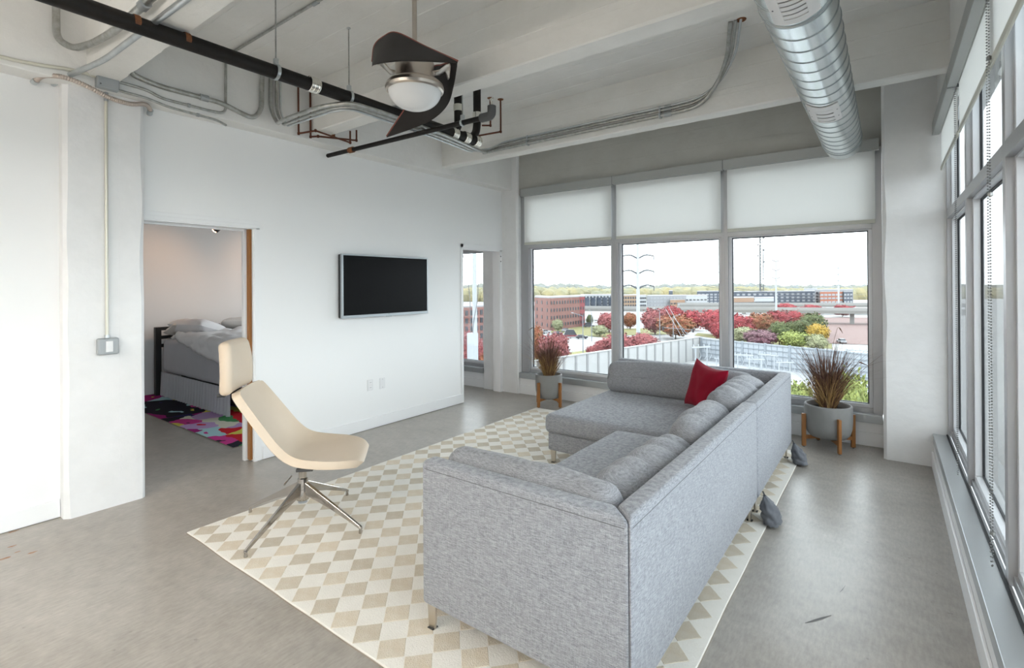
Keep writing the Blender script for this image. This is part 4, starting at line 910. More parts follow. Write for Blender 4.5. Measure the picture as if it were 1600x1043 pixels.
# ------------------------------------------------------------------ potted grasses on wooden stands
def planter(cx, cy, rot, pr, lr, lab_s, lab_p, hgt, seed, spread, nb, arcs):
    S = thing('plant_stand', lab_s, 'plant stand', (cx, cy, 0), rot, 'wooden plant stands')
    for k in range(4):
        a = PI/2*k; c, s = math.cos(a), math.sin(a)
        b = MB(); b.box(lr-0.017, lr+0.017, -0.0125, 0.0125, 0.008, 0.305); o = b.build('leg', 'stand_wood', S, bevel=0.003); o.rotation_euler.z = a
        q = MB().lathe([(0.0005, 0.0), (0.009, 0.0), (0.009, 0.009), (0.0005, 0.009)], (lr, 0, 0), 10).build('foot_cap', 'slot_dark', o)
    for k in range(2):
        b = MB(); z0 = 0.072; P = []
        for i in range(13):
            x = -lr+2*lr*i/12; zt = 0.108-0.030*(1-abs(x)/lr)**2*0.6; zb = z0 + 0.012*(1-(x/lr)**2)
            P.append([(x, -0.011, zb), (x, 0.011, zb), (x, 0.011, zt), (x, -0.011, zt), (x, -0.011, zb)])
        b.grid(P); o = b.build('cross_bar', 'stand_wood', S); o.rotation_euler.z = PI/2*k; o.location.z = -0.0015*k
    G_ = thing('potted_grass', lab_p, 'plant', (cx, cy, 0.092), rot*0.3, 'potted dry grasses')
    h = 0.302
    prf = [(0.0005, 0.006), (pr*0.55, 0.0), (pr*0.76, 0.012), (pr*0.90, 0.045), (pr*0.975, 0.10), (pr, 0.16), (pr, h-0.006), (pr-0.006, h), (pr-0.016, h), (pr-0.02, h-0.008), (pr-0.024, h-0.05)]
    p = MB().lathe(prf, n=44).build('pot', 'pot_cement', G_, smooth=35)
    b = MB(); P = []
    for i in range(9):
        r = (pr-0.022)*i/8; P.append([(r*math.cos(2*PI*k/28), r*math.sin(2*PI*k/28), h-0.045+0.010*nz((r*math.cos(2*PI*k/28), r*math.sin(2*PI*k/28), 0), 30)) for k in range(29)])
    b.grid(P).build('soil', 'soil', p, smooth=True)
    rnd = random.Random(seed)
    def blades(n, m, nm, h0, h1, lean, w, z0=0.0, br=0.058):
        b = MB()
        for _ in range(n):
            a = rnd.uniform(0, 2*PI); r0 = br*math.sqrt(rnd.random()); H_ = rnd.uniform(h0, h1); ln = lean*(0.06+abs(rnd.gauss(0, 0.62)))
            a2 = a+rnd.gauss(0, 0.5); dx, dy = math.cos(a2), math.sin(a2); ww = w*rnd.uniform(0.6, 1.2)
            bend = rnd.uniform(1.15, 2.6); L_ = []; ph = rnd.uniform(0, PI); sx, sy = math.cos(ph)*ww, math.sin(ph)*ww
            for i in range(6):
                t = i/5; q = ln*H_*t**bend; zz = h-0.05+H_*(t-0.25*ln*ln*t**4); x = r0*math.cos(a)*(1+0.4*t)+dx*q; y = r0*math.sin(a)*(1+0.4*t)+dy*q
                k = (1-t)**0.6; L_.append(((x-sx*k, y-sy*k, zz), (x+sx*k, y+sy*k, zz)))
            vs = [v for pr_ in L_ for v in pr_]; b.add(vs, [(2*i, 2*i+1, 2*i+3, 2*i+2) for i in range(5)])
        o = b.build(nm, m, G_, fixn=False); o['kind'] = 'stuff'; return o
    blades(int(nb*0.6), 'dry_grass', 'grass_blades', hgt*0.45, hgt, spread, 0.0034)
    blades(int(nb*0.55), 'straw', 'straw_stems', hgt*0.25, hgt*0.62, spread*1.2, 0.0030)
    blades(60, 'dry_grass', 'drooping_blades', hgt*0.5, hgt*0.85, spread*1.45, 0.0016)
    for (ax, ay, hh) in arcs:                      # single arching stalks with a seed head
        q = fillet([(0, 0, h-0.04), (ax*0.25, ay*0.25, h+hh*0.7), (ax*0.7, ay*0.7, h+hh), (ax, ay, h+hh*0.9)], 0.4, 10)
        o = MB().tube(q, 0.0014, 5).build('stalk', 'dry_grass', G_)
        MB().tube([q[-5], q[-3], q[-2], q[-1]], [0.002, 0.006, 0.005, 0.001], 6).build('seed_head', 'dry_grass', o)
planter(-3.385, 5.325, R_(-10), 0.166, 0.185, 'wooden stand under the left grass pot, beside the doorway', 'brown ornamental grass in the left grey pot, beside the doorway', 0.62, 3, 0.58, 800, [(-0.30, -0.02, 0.58), (-0.18, -0.05, 0.44)])
planter(-0.438, 5.432, R_(28), 0.190, 0.208, 'wooden stand under the right grass pot, beside the concrete column', 'brown ornamental grass in the right grey pot, beside the concrete column', 0.68, 5, 0.60, 1000, [(-0.35, 0.05, 0.80), (0.12, 0.03, 0.72), (0.30, -0.08, 0.42)])
# ------------------------------------------------------------------ bedroom seen through the doorway
T = thing('bed', 'bed with black metal headboard and pleated grey skirt in the bedroom', 'bed')
hb = MB()
for y in (2.70, 4.20): MB().box(-8.13, -8.06, y-0.035, y+0.035, 0.006, 0.945).build('post', 'headboard_black', T, bevel=0.004)
for z in (0.92, 0.80, 0.685): MB().box(-8.115, -8.075, 2.735, 4.165, z-0.02, z+0.025).build('rail', 'headboard_black', T, bevel=0.003)
soft('mattress', 'bed_sheet', (-7.03, 3.47, 0.555), (1.015, 0.735, 0.235), 0.07, T, lambda p: p+Vector((0, -0.012*nz((p.x*3.2+p.z*1.6, p.z*0.8, 0), 1.6, 2.0)*(1 if p.y < 0 else 0), 0.006*nz(p, 4, 1))), 24, 4)
MB().box(-7.99, -6.1, 2.95, 4.0, 0.05, 0.32).build('box_spring', 'slot_dark', T)
b = MB(); P = []
for i in range(161):
    x = -8.04+2.02*i/160; w = 0.016*math.sin(i*1.0+1.8*nz((x, 0, 0), 6))+0.014*nz((x, 1, 0), 9)
    P.append([(x, 2.732-0.01+w*(0.25+0.75*t)-0.012*t, 0.335-0.32*t) for t in (0, 0.1, 0.35, 0.65, 1.0)])
b.grid(P).build('bed_skirt', 'bed_sheet', T, smooth=True)
T = thing('duvet', 'crumpled white duvet spread over the bed', 'duvet')
b = MB(); P = []
for i in range(71):
    t = i/70; x = -7.55+1.55*t; row = []; drop = 0.02+0.26*max(0, t-0.12)**0.8
    for j in range(49):
        s = j/48; L_ = drop+1.35; d = s*L_
        if d < drop: y, z = 2.69-0.012*math.sin(s*9), 0.82-(drop-d)
        else: y, z = 2.70+(d-drop), 0.835
        z += 0.045*abs(nz((x*2.2+y*1.5, y*2.6, 0), 1.7, 3))+0.03*nz((x, y, z), 9, 1)*1.0; y -= (0.04*abs(nz((x*3, z*3, 0), 1.6, 9)) if d < drop else 0)
        z += 0.03*math.sin(min(1, t*8)*PI/2)
        row.append((x+0.03*nz((x, y, z), 5, 4), y, z))
    P.append(row)
o = b.grid(P).build('cover', 'duvet_white', T, smooth=True); md = o.modifiers.new('thick', 'SOLIDIFY'); md.thickness = 0.03; md.offset = 1
def bpillow(label, c, rot, w, h, t, m, sd, ties=False):
    T = thing('bed_pillow', label, 'pillow', c, 0, 'pillows on the bed'); T.rotation_euler = rot
    pillow_mesh(w, h, t, sd, 0.012, 26, 0.05).build('pillowcase', m, T, smooth=True)
    if ties:
        for x in (-0.28, 0.05): MB().tube([(x, -0.05, -h/2+0.02), (x-0.01, -0.09, -h/2-0.03), (x-0.015, -0.12, -h/2-0.05)], 0.006, 6).build('tie', m, T)
MB().box(-8.03, -7.45, 2.80, 4.1, 0.788, 0.800).build('sheet_fold', 'bed_sheet_dark', None, bevel=0.004)
tag(bpy.data.objects['sheet_fold'], 'dark grey sheet showing at the head of the bed', 'sheet')
bpillow('front white pillow with ties on the bed', (-7.60, 3.03, 0.925), (R_(72), R_(0), R_(12)), 0.70, 0.46, 0.22, 'duvet_white', 1.0, True)
bpillow('cream pillow behind the white one at the headboard', (-7.88, 3.02, 0.925), (R_(70), 0, R_(90)), 0.55, 0.36, 0.15, 'pillow_cream', 4.0)
bpillow('cream pillow at the far side of the headboard', (-7.80, 3.68, 0.93), (R_(70), 0, R_(80)), 0.60, 0.42, 0.17, 'pillow_cream', 7.0)
T = thing('bedroom_rug', 'multicoloured abstract floral rug beside the bed', 'rug')
MB().box(-8.22, -4.885, 2.232, 4.6, 0.0005, 0.010).build('pile', 'rug_print', T, bevel=0.002)
MB().box(-8.225, -4.880, 2.227, 4.605, 0.0003, 0.006).build('binding', 'rug_edge', T)
T = thing('track_light', 'black track spotlight glowing warm above the bed', 'spotlight')
MB().box(-7.02, -6.98, 2.6, 4.6, 3.29, 3.33).build('track', 'black_plastic', T)
for k, (y, aim) in enumerate(((3.02, Vector((-0.80, -0.30, -0.52))), (4.15, Vector((-0.8, 0.1, -0.45))))):
    aim.normalize(); p = Vector((-7.0, y, 2.27))
    MB().tube([(p.x, y, 3.29), (p.x, y, 2.30)], 0.008, 8).build('stem', 'black_plastic', T)
    MB().tube([p-aim*0.09, p+aim*0.05], [0.038, 0.045], 16).build('lamp_head', 'black_plastic', T, smooth=40)
    MB().tube([p+aim*0.05, p+aim*0.062], [0.043, 0.036], 16).build('bulb', 'lamp_glow', T, smooth=40)
    ld = bpy.data.lights.new('spot_lamp', 'SPOT'); ld.energy = 11; ld.color = (1.0, 0.58, 0.32); ld.spot_size = R_(95); ld.spot_blend = 0.9; ld.shadow_soft_size = 0.03
    lo = bpy.data.objects.new('spot_lamp', ld); COL.objects.link(lo); lo.parent = T; lo.location = p+aim*0.08; lo.rotation_euler = aim.to_track_quat('-Z', 'Y').to_euler()
# rust marks on the floor at the left edge
for k, (px, py, r) in enumerate(((21, 830, 0.018), (19, 853, 0.014), (27, 862, 0.010), (50, 863, 0.016), (8, 872, 0.02))):
    c = at(px, py, 0.0); n = 14; v = [(c.x+r*(1+0.5*nz((math.cos(2*PI*i/n), math.sin(2*PI*i/n), k*3), 1.7))*math.cos(2*PI*i/n)*0.6, c.y+r*1.3*(1+0.5*nz((math.cos(2*PI*i/n), math.sin(2*PI*i/n), k*5), 1.7))*math.sin(2*PI*i/n), 0.0006) for i in range(n)]
    o = MB().add(v, [tuple(range(n))]).build('floor_stain', 'stain_rust', bpy.data.objects['floor'])
for (pts, w) in ((((1258, 973), (1272, 969), (1286, 965), (1299, 961)), 0.010), (((1312, 925), (1317, 920), (1321, 914)), 0.008), (((1419, 871), (1423, 872)), 0.007), (((1480, 957), (1489, 959)), 0.005)):
    b = MB(); P = [at(x, y, 0.0) for x, y in pts]; n = len(P)
    b.grid([[(p.x, p.y-w*(0.3 if i in (0, n-1) else 1), 0.0006), (p.x, p.y+w*(0.3 if i in (0, n-1) else 1), 0.0006)] for i, p in enumerate(P)]).build('floor_scuff', 'scuff', bpy.data.objects['floor'])
# ------------------------------------------------------------------ outside the windows
GZ = -19.0
def flat(name, m, pts, z, label=None):
    o = MB().add([(p.x, p.y, z) for p in pts], [tuple(range(len(pts)))]).build(name, m, None); o['kind'] = 'structure'; return o
flat('ground', 'road', [Vector((-2500, -300, 0)), Vector((2500, -300, 0)), Vector((2500, 3500, 0)), Vector((-2500, 3500, 0))], GZ)
def patch(m, pix, z): return flat('ground_patch', m, [at(x, y, GZ) for x, y in pix], z)
patch('gravel', [(880, 640), (1420, 640), (1420, 572), (1100, 564), (860, 610)], GZ+0.05)
patch('lawn', [(960, 524), (1070, 522), (1080, 512), (965, 513)], GZ+0.06)
patch('lawn', [(700, 590), (790, 578), (935, 549), (930, 545), (780, 566), (700, 578)], GZ+0.06)
patch('lawn', [(858, 519), (960, 529), (975, 524), (930, 512), (880, 507)], GZ+0.07)
patch('lawn', [(1085, 524), (1130, 530), (1136, 524), (1090, 520)], GZ+0.07)
patch('lawn', [(1150, 535), (1300, 545), (1300, 500), (1150, 500)], GZ+0.05)
patch('red_gravel', [(1278, 536), (1420, 541), (1420, 496), (1278, 496)], GZ+0.12)
# concrete yard wall and metal fence
def wallrun(T, a, c, n, zt, mp, mpost, rails=None):
    d = c-a; d.z = 0; L_ = d.length; d.normalize(); nrm = Vector((-d.y, d.x, 0)); s = L_/n
    me = MB().box(0.0, s-0.5, -0.08, 0.08, GZ, zt-0.12).mesh('panel'); me.materials.append(MATS[mp])
    mq = MB().box(-0.28, 0.28, -0.2, 0.2, GZ, zt).mesh('post'); mq.materials.append(MATS[mpost])
    ang = math.atan2(d.y, d.x)
    for i in range(n+1):
        p = a+d*(s*i); link('post', mq, None, T, (p.x, p.y, 0), ang)
        if i < n:
            p = a+d*(s*i+0.25); link('panel', me, None, T, (p.x, p.y, 0), ang)
            for z in (rails or []):
                b = MB().bar((0, -0.18, z), (s-0.5, -0.18, z), 0.2, 0.16).build('rail', mpost, T, loc=(p.x, p.y, 0), rz=ang)
            if rails:
                for k in range(1, 4): MB().bar(((s-0.5)*k/4, -0.12, GZ), ((s-0.5)*k/4, -0.12, zt-0.15), 0.07, 0.07).build('stud', mpost, T, loc=(p.x, p.y, 0), rz=ang)
wa, wc, we = at(772, 573, -13.0), at(1093, 526.5, -13.0), at(1425, 557, -13.0)
T = thing('yard_wall', 'long pale concrete panel wall below the left windows', 'wall')
wallrun(T, wa, wc, 20, -13.0, 'panel_concrete', 'panel_post')
d = (wc-wa).normalized(); MB().bar(wa+Vector((0, 0, 0.05)), wc+Vector((0, 0, 0.05)), 0.5, 0.22).build('coping', 'panel_concrete', T)
T = thing('yard_fence', 'grey steel fence with horizontal rails closing the yard at right', 'fence')
wallrun(T, wc+Vector((0.6, -0.3, 0)), we, 8, -13.0, 'fence_sheet', 'fence_rail', [-13.4, -14.6, -15.8, -17.0, -18.2])
def gantry():
    T = thing('switchyard_frame', '', 'substation frame', group='white switchyard frames')
    for x in (-1.6, 1.6): MB().tube([(x, 0, 0), (x, 0, 4.6)], 0.14, 8).build('post', 'pole_white', T)
    MB().bar((-2.6, 0, 4.7), (2.6, 0, 4.7), 0.28, 0.28).build('beam', 'pole_white', T)
    for x in (-2.2, -0.8, 0.8, 2.2):
        MB().tube(fillet([(x, 0, 4.6), (x+0.5, 0.2, 3.4), (x+0.9, 0.2, 2.6), (x+0.2, 0.1, 1.6)], 0.6), 0.06, 6).build('jumper', 'pole_white', T)
        MB().lathe([(0.01, 0), (0.16, 0.05), (0.06, 0.15), (0.16, 0.25), (0.06, 0.35), (0.16, 0.45), (0.06, 0.55), (0.01, 0.6)], (x, 0, 4.84), 8).build('insulator', 'pole_white', T)
    return T
g0 = gantry(); first = True
for (px, py, rz, sc, lab) in ((1096, 572, 0.9, 1.0, 'white switchyard frame behind the red pillow, at the corner of the yard'), (1162, 580, 0.3, 0.8, 'white switchyard frame left of the far sofa corner'), (1180, 586, 0.2, 0.75, 'white switchyard frame above the far sofa cushion'), (1200, 582, -0.2, 0.85, 'white switchyard frame right of the far sofa cushion'),
                             (1226, 590, 0.5, 0.7, 'low white switchyard frame near the sofa corner'), (1338, 575, 0.0, 0.9, 'white switchyard frame right of the right potted grass'), (1125, 580, -0.4, 0.6, 'small white switchyard frame behind the window mullion')):
    p = at(px, py, GZ)
    if first: t = g0; first = False
    else:
        t = g0.copy(); COL.objects.link(t)
        for ch in list(g0.children):
            c = ch.copy(); COL.objects.link(c); c.parent = t
    t.location = (p.x, p.y, GZ+0.05); t.rotation_euler.z = rz; t.scale = (sc, sc, sc); t['label'] = lab
# trees
def crown_mesh(sd):
    b = MB(); bm = bmesh.new(); bmesh.ops.create_icosphere(bm, subdivisions=3, radius=1.0)
    bm.verts.ensure_lookup_table()
    def shape(v): k = 1+0.22*nz(v, 1.6, sd)+0.30*nz(v, 3.3, sd)+0.12*nz(v, 7, sd); return Vector((v.x*k, v.y*k, v.z*k*0.92))
    b.add([shape(v.co)*0.90 for v in bm.verts], [tuple(x.index for x in f.verts) for f in bm.faces]); bm.free()
    rnd = random.Random(int(sd*10))
    for _ in range(1700):
        v = Vector((rnd.gauss(0, 1), rnd.gauss(0, 1), rnd.gauss(0, 1))).normalized(); c = shape(v)*rnd.uniform(0.84, 1.10)
        u = Vector((rnd.gauss(0, 1), rnd.gauss(0, 1), rnd.gauss(0, 1))).normalized(); w = u.cross(v).normalized()*rnd.uniform(0.05, 0.085); u = u*rnd.uniform(0.06, 0.11)
        b.add([c-u, c+w, c+u, c-w], [(0, 1, 2, 3)])
    return b
CM = {}
def tree(label, px, top, hw, D, m, wide=1.0, name='autumn_tree', trunk=0.12):
    base = at(px, CY, dist=D); zt = at(px, top, dist=D).z; H_ = zt-GZ; r = hw*D/FOC
    T = thing(name, label, 'tree', (base.x, base.y, GZ), random.uniform(0, 6), 'trees outside the windows')
    key = (m, random.randrange(3))
    if key not in CM: CM[key] = crown_mesh(key[1]*3.7+1).mesh('crown', fixn=False); CM[key].materials.append(MATS[m])
    hc = H_*(1-trunk)/2
    o = link('crown', CM[key], None, T, (0, 0, H_-hc*0.97)); o.scale = (r, r, hc)
    MB().tube([(0, 0, 0), (0, 0, H_*0.6)], [H_*0.025, H_*0.012], 6).build('trunk', 'bark', T)
    for k in range(3):
        a = 2.1*k; MB().tube([(0, 0, H_*0.28), (r*0.4*math.cos(a), r*0.4*math.sin(a), H_*0.55)], [H_*0.012, H_*0.005], 5).build('branch', 'bark', T)
    return T
for q in (('rust red tree just left of the big white pole', 984, 488, 11, 230, 'leaf_rust'), ('round crimson tree just right of the big white pole', 1023, 482, 20, 205, 'leaf_pink'),
          ('crimson tree behind the traffic mast cables', 1049, 478, 17, 240, 'leaf_red'), ('broad rust tree in front of the traffic mast', 1055, 491, 27, 188, 'leaf_rust'), ('red tree right of the traffic mast', 1079, 485, 18, 222, 'leaf_red'),
          ('thin orange tree in the gap of the red tree row', 1094, 490, 11, 245, 'leaf_rust'), ('red tree at the right edge of the middle window', 1114, 484, 18, 200, 'leaf_red'), ('low red tree at the lower right corner of the middle window', 1124, 500, 13, 180, 'leaf_red'),
          ('red tree at the left edge of the right window', 1154, 491, 19, 190, 'leaf_red'), ('rust red tree left of the white pole in the right window', 1187, 489, 20, 200, 'leaf_rust'), ('crimson tree behind the white pole in the right window', 1216, 485, 20, 212, 'leaf_red'),
          ('red tree right of the white pole in the right window', 1241, 486, 15, 218, 'leaf_red'), ('small red tree between the two highway decks, left one', 1228, 474, 15, 304, 'leaf_red'), ('small red tree between the two highway decks, middle one', 1268, 476, 16, 304, 'leaf_red'),
          ('small red tree between the two highway decks, right one', 1316, 476, 14, 304, 'leaf_red'), ('dusty pink bush along the yard wall, left of the mullion', 943, 530, 15, 142, 'leaf_pink'), ('dusty pink tree rising above the yard wall behind the mullion', 966, 521, 23, 140, 'leaf_pink'),
          ('dusty pink tree above the yard wall at the foot of the big white pole', 1005, 521, 21, 141, 'leaf_pink'), ('lowest pink bush beside the light pole at the yard wall', 925, 540, 10, 138, 'leaf_pink'), ('pink brown tree left of the mullion beyond the street', 951, 488, 16, 215, 'leaf_pink'),
          ('pink tree behind the left potted grass', 866, 521, 23, 122, 'leaf_pink'), ('rust tree at the left edge of the left window', 838, 510, 11, 132, 'leaf_rust'), ('pale green street tree in front of the brick building', 871, 499, 8, 222, 'leaf_pale'),
          ('pale green street tree between the light poles', 936, 508, 12, 200, 'leaf_pale'), ('narrow dark green tree right of the brick building', 921, 491, 5, 245, 'leaf_green'), ('red tree seen through the doorway beside the white mast', 731, 518, 10, 110, 'leaf_pink'), ('red tree right of the white mast in the doorway', 752, 530, 10, 112, 'leaf_pink'),
          ('low red tree at the bottom of the doorway window', 756, 552, 9, 90, 'leaf_rust'), ('low pink tree left of the white mast in the doorway', 727, 552, 9, 92, 'leaf_pink')):
    tree(*q)
for q in (('pale shrub along the steel fence, left end', 1160, 511, 20, 172, 'leaf_pale'), ('plum shrub along the steel fence', 1188, 515, 23, 160, 'leaf_purple'), ('dark green shrub at the foot of the white pole', 1217, 502, 15, 168, 'leaf_green'), ('green shrub behind the lime one', 1238, 502, 11, 186, 'leaf_green'),
          ('tall dark green tree beside the red gravel slope', 1270, 489, 17, 200, 'leaf_green'), ('mid green shrub left of the dark green tree', 1252, 499, 15, 192, 'leaf_green'), ('bright lime shrub along the steel fence', 1240, 517, 21, 154, 'leaf_lime'), ('golden yellow shrub right of the lime one', 1277, 506, 15, 172, 'leaf_yellow'),
          ('grey green shrub below the golden one', 1274, 522, 15, 150, 'leaf_pale'), ('light green treetop close below, left of the right pot', 1246, 597, 24, 62, 'leaf_lime'), ('light green treetop close below, right of the right pot', 1326, 584, 30, 58, 'leaf_lime')):
    tree(*q, name='green_tree')
# highway decks
def highway(label, a, c, zt, n):
    T = thing('highway_bridge', label, 'highway', group='highway decks'); d = (c-a); d.z = 0; L_ = d.length; d.normalize(); nr = Vector((-d.y, d.x, 0))
    MB().bar(a-Vector((0, 0, 0.9)), c-Vector((0, 0, 0.9)), 11, 1.4).build('deck', 'highway_side', T)
    for s in (-5.4, 5.4): MB().bar(a+nr*s+Vector((0, 0, 0.35)), c+nr*s+Vector((0, 0, 0.35)), 0.35, 1.1).build('parapet', 'highway', T)
    for i in range(n):
        p = a+d*(L_*(i+0.5)/n); MB().box(p.x-0.9, p.x+0.9, p.y-0.9, p.y+0.9, GZ, zt-1.6).build('pier', 'highway', T)
highway('near concrete highway deck crossing behind the red trees', at(700, 479, -12), at(1500, 485.5, -12), -12, 9)
highway('far concrete highway deck in front of the apartment blocks', at(1060, 475, -12.5), at(1500, 475.5, -12.5), -12.5, 6)
# buildings
def building(label, foot, zt, m, faces, roof='roof_white', name='apartment_building', wing_of=None):
    """foot: list of (px, dist) along the visible facade; faces: per facade run (nx, ny, w, h, window material, margin)"""
    P = [at(x, CY, dist=D) for x, D in foot]; P = [Vector((p.x, p.y, 0)) for p in P]
    vw = (P[len(P)//2]-Vector((0, 0, 0))).normalized(); B_ = [p+vw*26 for p in reversed(P)]
    if wing_of: T = wing_of; o = Vector((T.location.x, T.location.y, 0))
    else: T = thing(name, label, 'building', (P[0].x, P[0].y, GZ), group='buildings beyond the highway'); o = P[0]
    poly = [(p.x-o.x, p.y-o.y) for p in P+B_]; H_ = zt-GZ
    wo = prism(poly, 0, H_).build('wing' if wing_of else 'wall', m, T)
    prism([(x*1.0, y*1.0) for x, y in poly], H_, H_+0.5).build('roof', roof, wo if wing_of else T)
    if wing_of: wo['label'] = label
    for k, f in enumerate(faces):
        if not f: continue
        nx, ny, w, h, wm, z0, z1 = f; a, c = P[k]-o, P[k+1]-o; d = c-a; L_ = d.length; d.normalize(); ang = math.atan2(d.y, d.x)
        nr = Vector((d.y, -d.x, 0));
        if nr.dot(vw) > 0: nr = -nr
        me = MB().box(-w/2, w/2, -0.12, 0.12, -h/2, h/2).mesh('window'); me.materials.append(MATS[wm])
        for i in range(nx):
            for j in range(ny):
                p = a+d*(L_*(i+0.5)/nx)+nr*0.05; link('window', me, None, wo if wing_of else T, (p.x, p.y, z0+(z1-z0)*(j+0.5)/ny), ang)
    return T
t = building('red brick building with rows of dark windows in the left window', [(835, 243), (859, 226), (913, 249)], -4.6, 'brick', [(3, 4, 1.0, 1.5, 'window_dark', 0.6, 14.0), (13, 4, 0.9, 1.5, 'window_dark', 0.6, 14.0)], name='brick_building')
t = building('crimson brick end of the left building, right side', [(906, 245.5), (913.5, 248.4)], -4.55, 'brick_red', [(2, 4, 0.8, 1.5, 'window_dark', 0.6, 14.0)], wing_of=t)
building('dark red brick building seen through the doorway', [(700, 175), (770, 190)], -6.5, 'brick', [(9, 4, 1.2, 1.8, 'window_dark', 0.5, 12)], name='brick_building')
t = building('white apartment block with dark balcony bays beside the brick building', [(905, 418), (962, 432)], -7.6, 'facade_white', [(11, 4, 2.1, 2.0, 'window_dark', 0.4, 11)])
for i in range(5):
    p = at(918+i*9.2, CY, dist=419+i*2.5); MB().box(p.x-t.location.x-2, p.x-t.location.x+2, p.y-t.location.y-1.4, p.y-t.location.y-0.4, 0, 9.5).build('balcony_bay', 'facade_dark', t)
building('beige apartment block just left of the big white pole', [(972, 430), (995, 434)], -8.2, 'facade_beige', [(6, 3, 1.5, 2.0, 'window_dark', 0.5, 10.5)])
building('white block just right of the big white pole', [(995.5, 434), (1009.5, 437)], -8.6, 'facade_white', [(5, 3, 1.4, 1.7, 'window_dark', 0.5, 10)])
gb = building('long pale grey block in the middle window', [(1010, 440), (1072, 446)], -9.0, 'facade_grey', [(12, 3, 2.0, 1.3, 'window_pale', 0.5, 9.6)])
building('pale grey block at the right of the middle window', [(1070, 446), (1105, 450)], -9.2, 'facade_white', [(6, 2, 2.2, 1.0, 'window_dark', 1.0, 8.0)], wing_of=gb)
building('tan brick strip in the long grey block', [(1047, 439), (1070, 441)], -12.4, 'facade_tan', [(5, 1, 1.8, 1.2, 'window_dark', 1.0, 6.0)], wing_of=gb)
building('dark navy apartment block behind the middle window mullion', [(1089, 500), (1140, 505)], -6.3, 'facade_dark', [(8, 4, 2.8, 1.6, 'window_pale', 0.5, 11)])
building('small navy stair tower above the grey block', [(1045, 520), (1051, 520)], -5.8, 'facade_dark', [None])
building('dark navy apartment block in the right window', [(1140, 505), (1276, 520)], -7.0, 'facade_dark', [(16, 3, 3.0, 1.8, 'window_pale', 1.0, 11)])
building('low tan shop building with dark front in the right window', [(1138, 396), (1178, 400)], -9.9, 'facade_tan', [(7, 1, 4.0, 2.4, 'window_dark', 3.0, 6.2)])
building('low white shop building beside the tan one', [(1179, 402), (1209, 405)], -10.4, 'facade_white', [(6, 1, 2.6, 3.0, 'window_dark', 2.4, 6.6)])
ob = building('grey apartment block right of the orange one', [(1273, 478), (1333, 484)], -5.2, 'facade_grey', [(9, 4, 2.2, 1.8, 'window_dark', 1.0, 12.5)])
building('orange brick apartment block in the right window', [(1281, 472), (1317, 476)], -6.8, 'facade_orange', [(6, 3, 3.2, 1.7, 'window_pale', 1.0, 11.2)], wing_of=ob)
building('dark end of the orange apartment block', [(1318, 474), (1332, 476)], -7.0, 'facade_dark', [(3, 3, 2.2, 1.6, 'window_pale', 1.0, 11.2)], wing_of=ob)
building('white rooftop hall above the navy block', [(1256, 545), (1277, 546)], -5.0, 'facade_white', [None])
# poles
def tpole(label, px, base, top, D, w0, w1, arms, armw):
    p = at(px, base, dist=D); T = thing('transmission_pole', label, 'power pole', (p.x, p.y, GZ), group='white power poles')
    H_ = at(px, top, dist=D).z-GZ
    MB().tube([(0, 0, 0), (0, 0, H_)], [w0*D/FOC/2, w1*D/FOC/2], 14).build('pole', 'pole_white', T, smooth=40)
    for y in arms:
        z = at(px, y, dist=D).z-GZ
        for s in (-1, 1):
            a = armw*D/FOC*s; v = R0
            q = fillet([(0, 0, z-a*s*0.16), (v.x*a*0.5, v.y*a*0.5, z+a*s*0.12), (v.x*a, v.y*a, z)], abs(a)*0.5, 8)
            o = MB().tube(q, [0.046*abs(a)*(1.25-0.35*k/len(q)) for k in range(len(q))], 6).build('arm', 'pole_dark', T)
            e = q[-1]; MB().tube([e, (e[0]-0.1*s*0, e[1], e[2]-abs(a)*0.28)], 0.028*abs(a), 5).build('insulator', 'pole_dark', o)
    return T
tp = tpole('big white power pole standing behind the yard wall in the middle window', 997.5, 547, 330, 152, 6.4, 3.4, (400, 424, 447), 25)
tpole('white power pole in the right window, rising from the red trees', 1213, 505, 378, 249, 3.4, 1.6, (407, 421, 434), 13)
tpole('distant white power pole at the right of the right window', 1310.5, 482, 402, 390, 2.6, 1.6, (418, 428, 438), 10)
T = thing('utility_mast', 'thick white mast with a boxed base seen through the doorway', 'mast')
p = at(741.5, 441, dist=80); T.location = (p.x, p.y, GZ)
MB().tube([(0, 0, 0), (0, 0, 34)], [0.42, 0.30], 14).build('pole', 'pole_white', T, smooth=40)
q = at(738, 521, dist=79); MB().box(-1.05, 0.35, -0.7, 0.4, 0, q.z-GZ).build('base_box', 'pole_white', T, bevel=0.03)
MB().tube(fillet([(0.2, -0.3, 9), (-0.2, -0.4, 14), (1.0, -0.4, 18), (1.2, -0.4, 24)], 2), 0.06, 6).build('cable', 'slot_dark', T)
MB().tube(fillet([(-0.5, -0.4, 10), (-0.6, -0.4, 19), (-2.2, -0.4, 26)], 2), 0.06, 6).build('cable', 'slot_dark', T)
MB().bar((-1.6, -0.3, 26.2), (0.3, -0.3, 26.2), 0.15, 0.15).build('cross_arm', 'pole_grey', T)
p = at(1189.5, 441, dist=600); T = thing('lattice_tower', 'pale lattice radio tower on the horizon in the right window', 'tower', (p.x, p.y, GZ))
H_ = at(1189, 362, dist=600).z-GZ
for k in range(3):
    a = 2.09*k; MB().tube([(2.6*math.cos(a), 2.6*math.sin(a), 0), (2.0*math.cos(a), 2.0*math.sin(a), H_)], 0.50, 5).build('leg', 'pole_dark', T)
    b = MB(); n = 22
    for i in range(n):
        z0, z1 = H_*i/n, H_*(i+1)/n; a2 = a+2.09
        b.tube([(2.4*math.cos(a), 2.4*math.sin(a), z0), (2.4*math.cos(a2), 2.4*math.sin(a2), z1)], 0.30, 4, False)
    b.build('bracing', 'pole_dark', T)
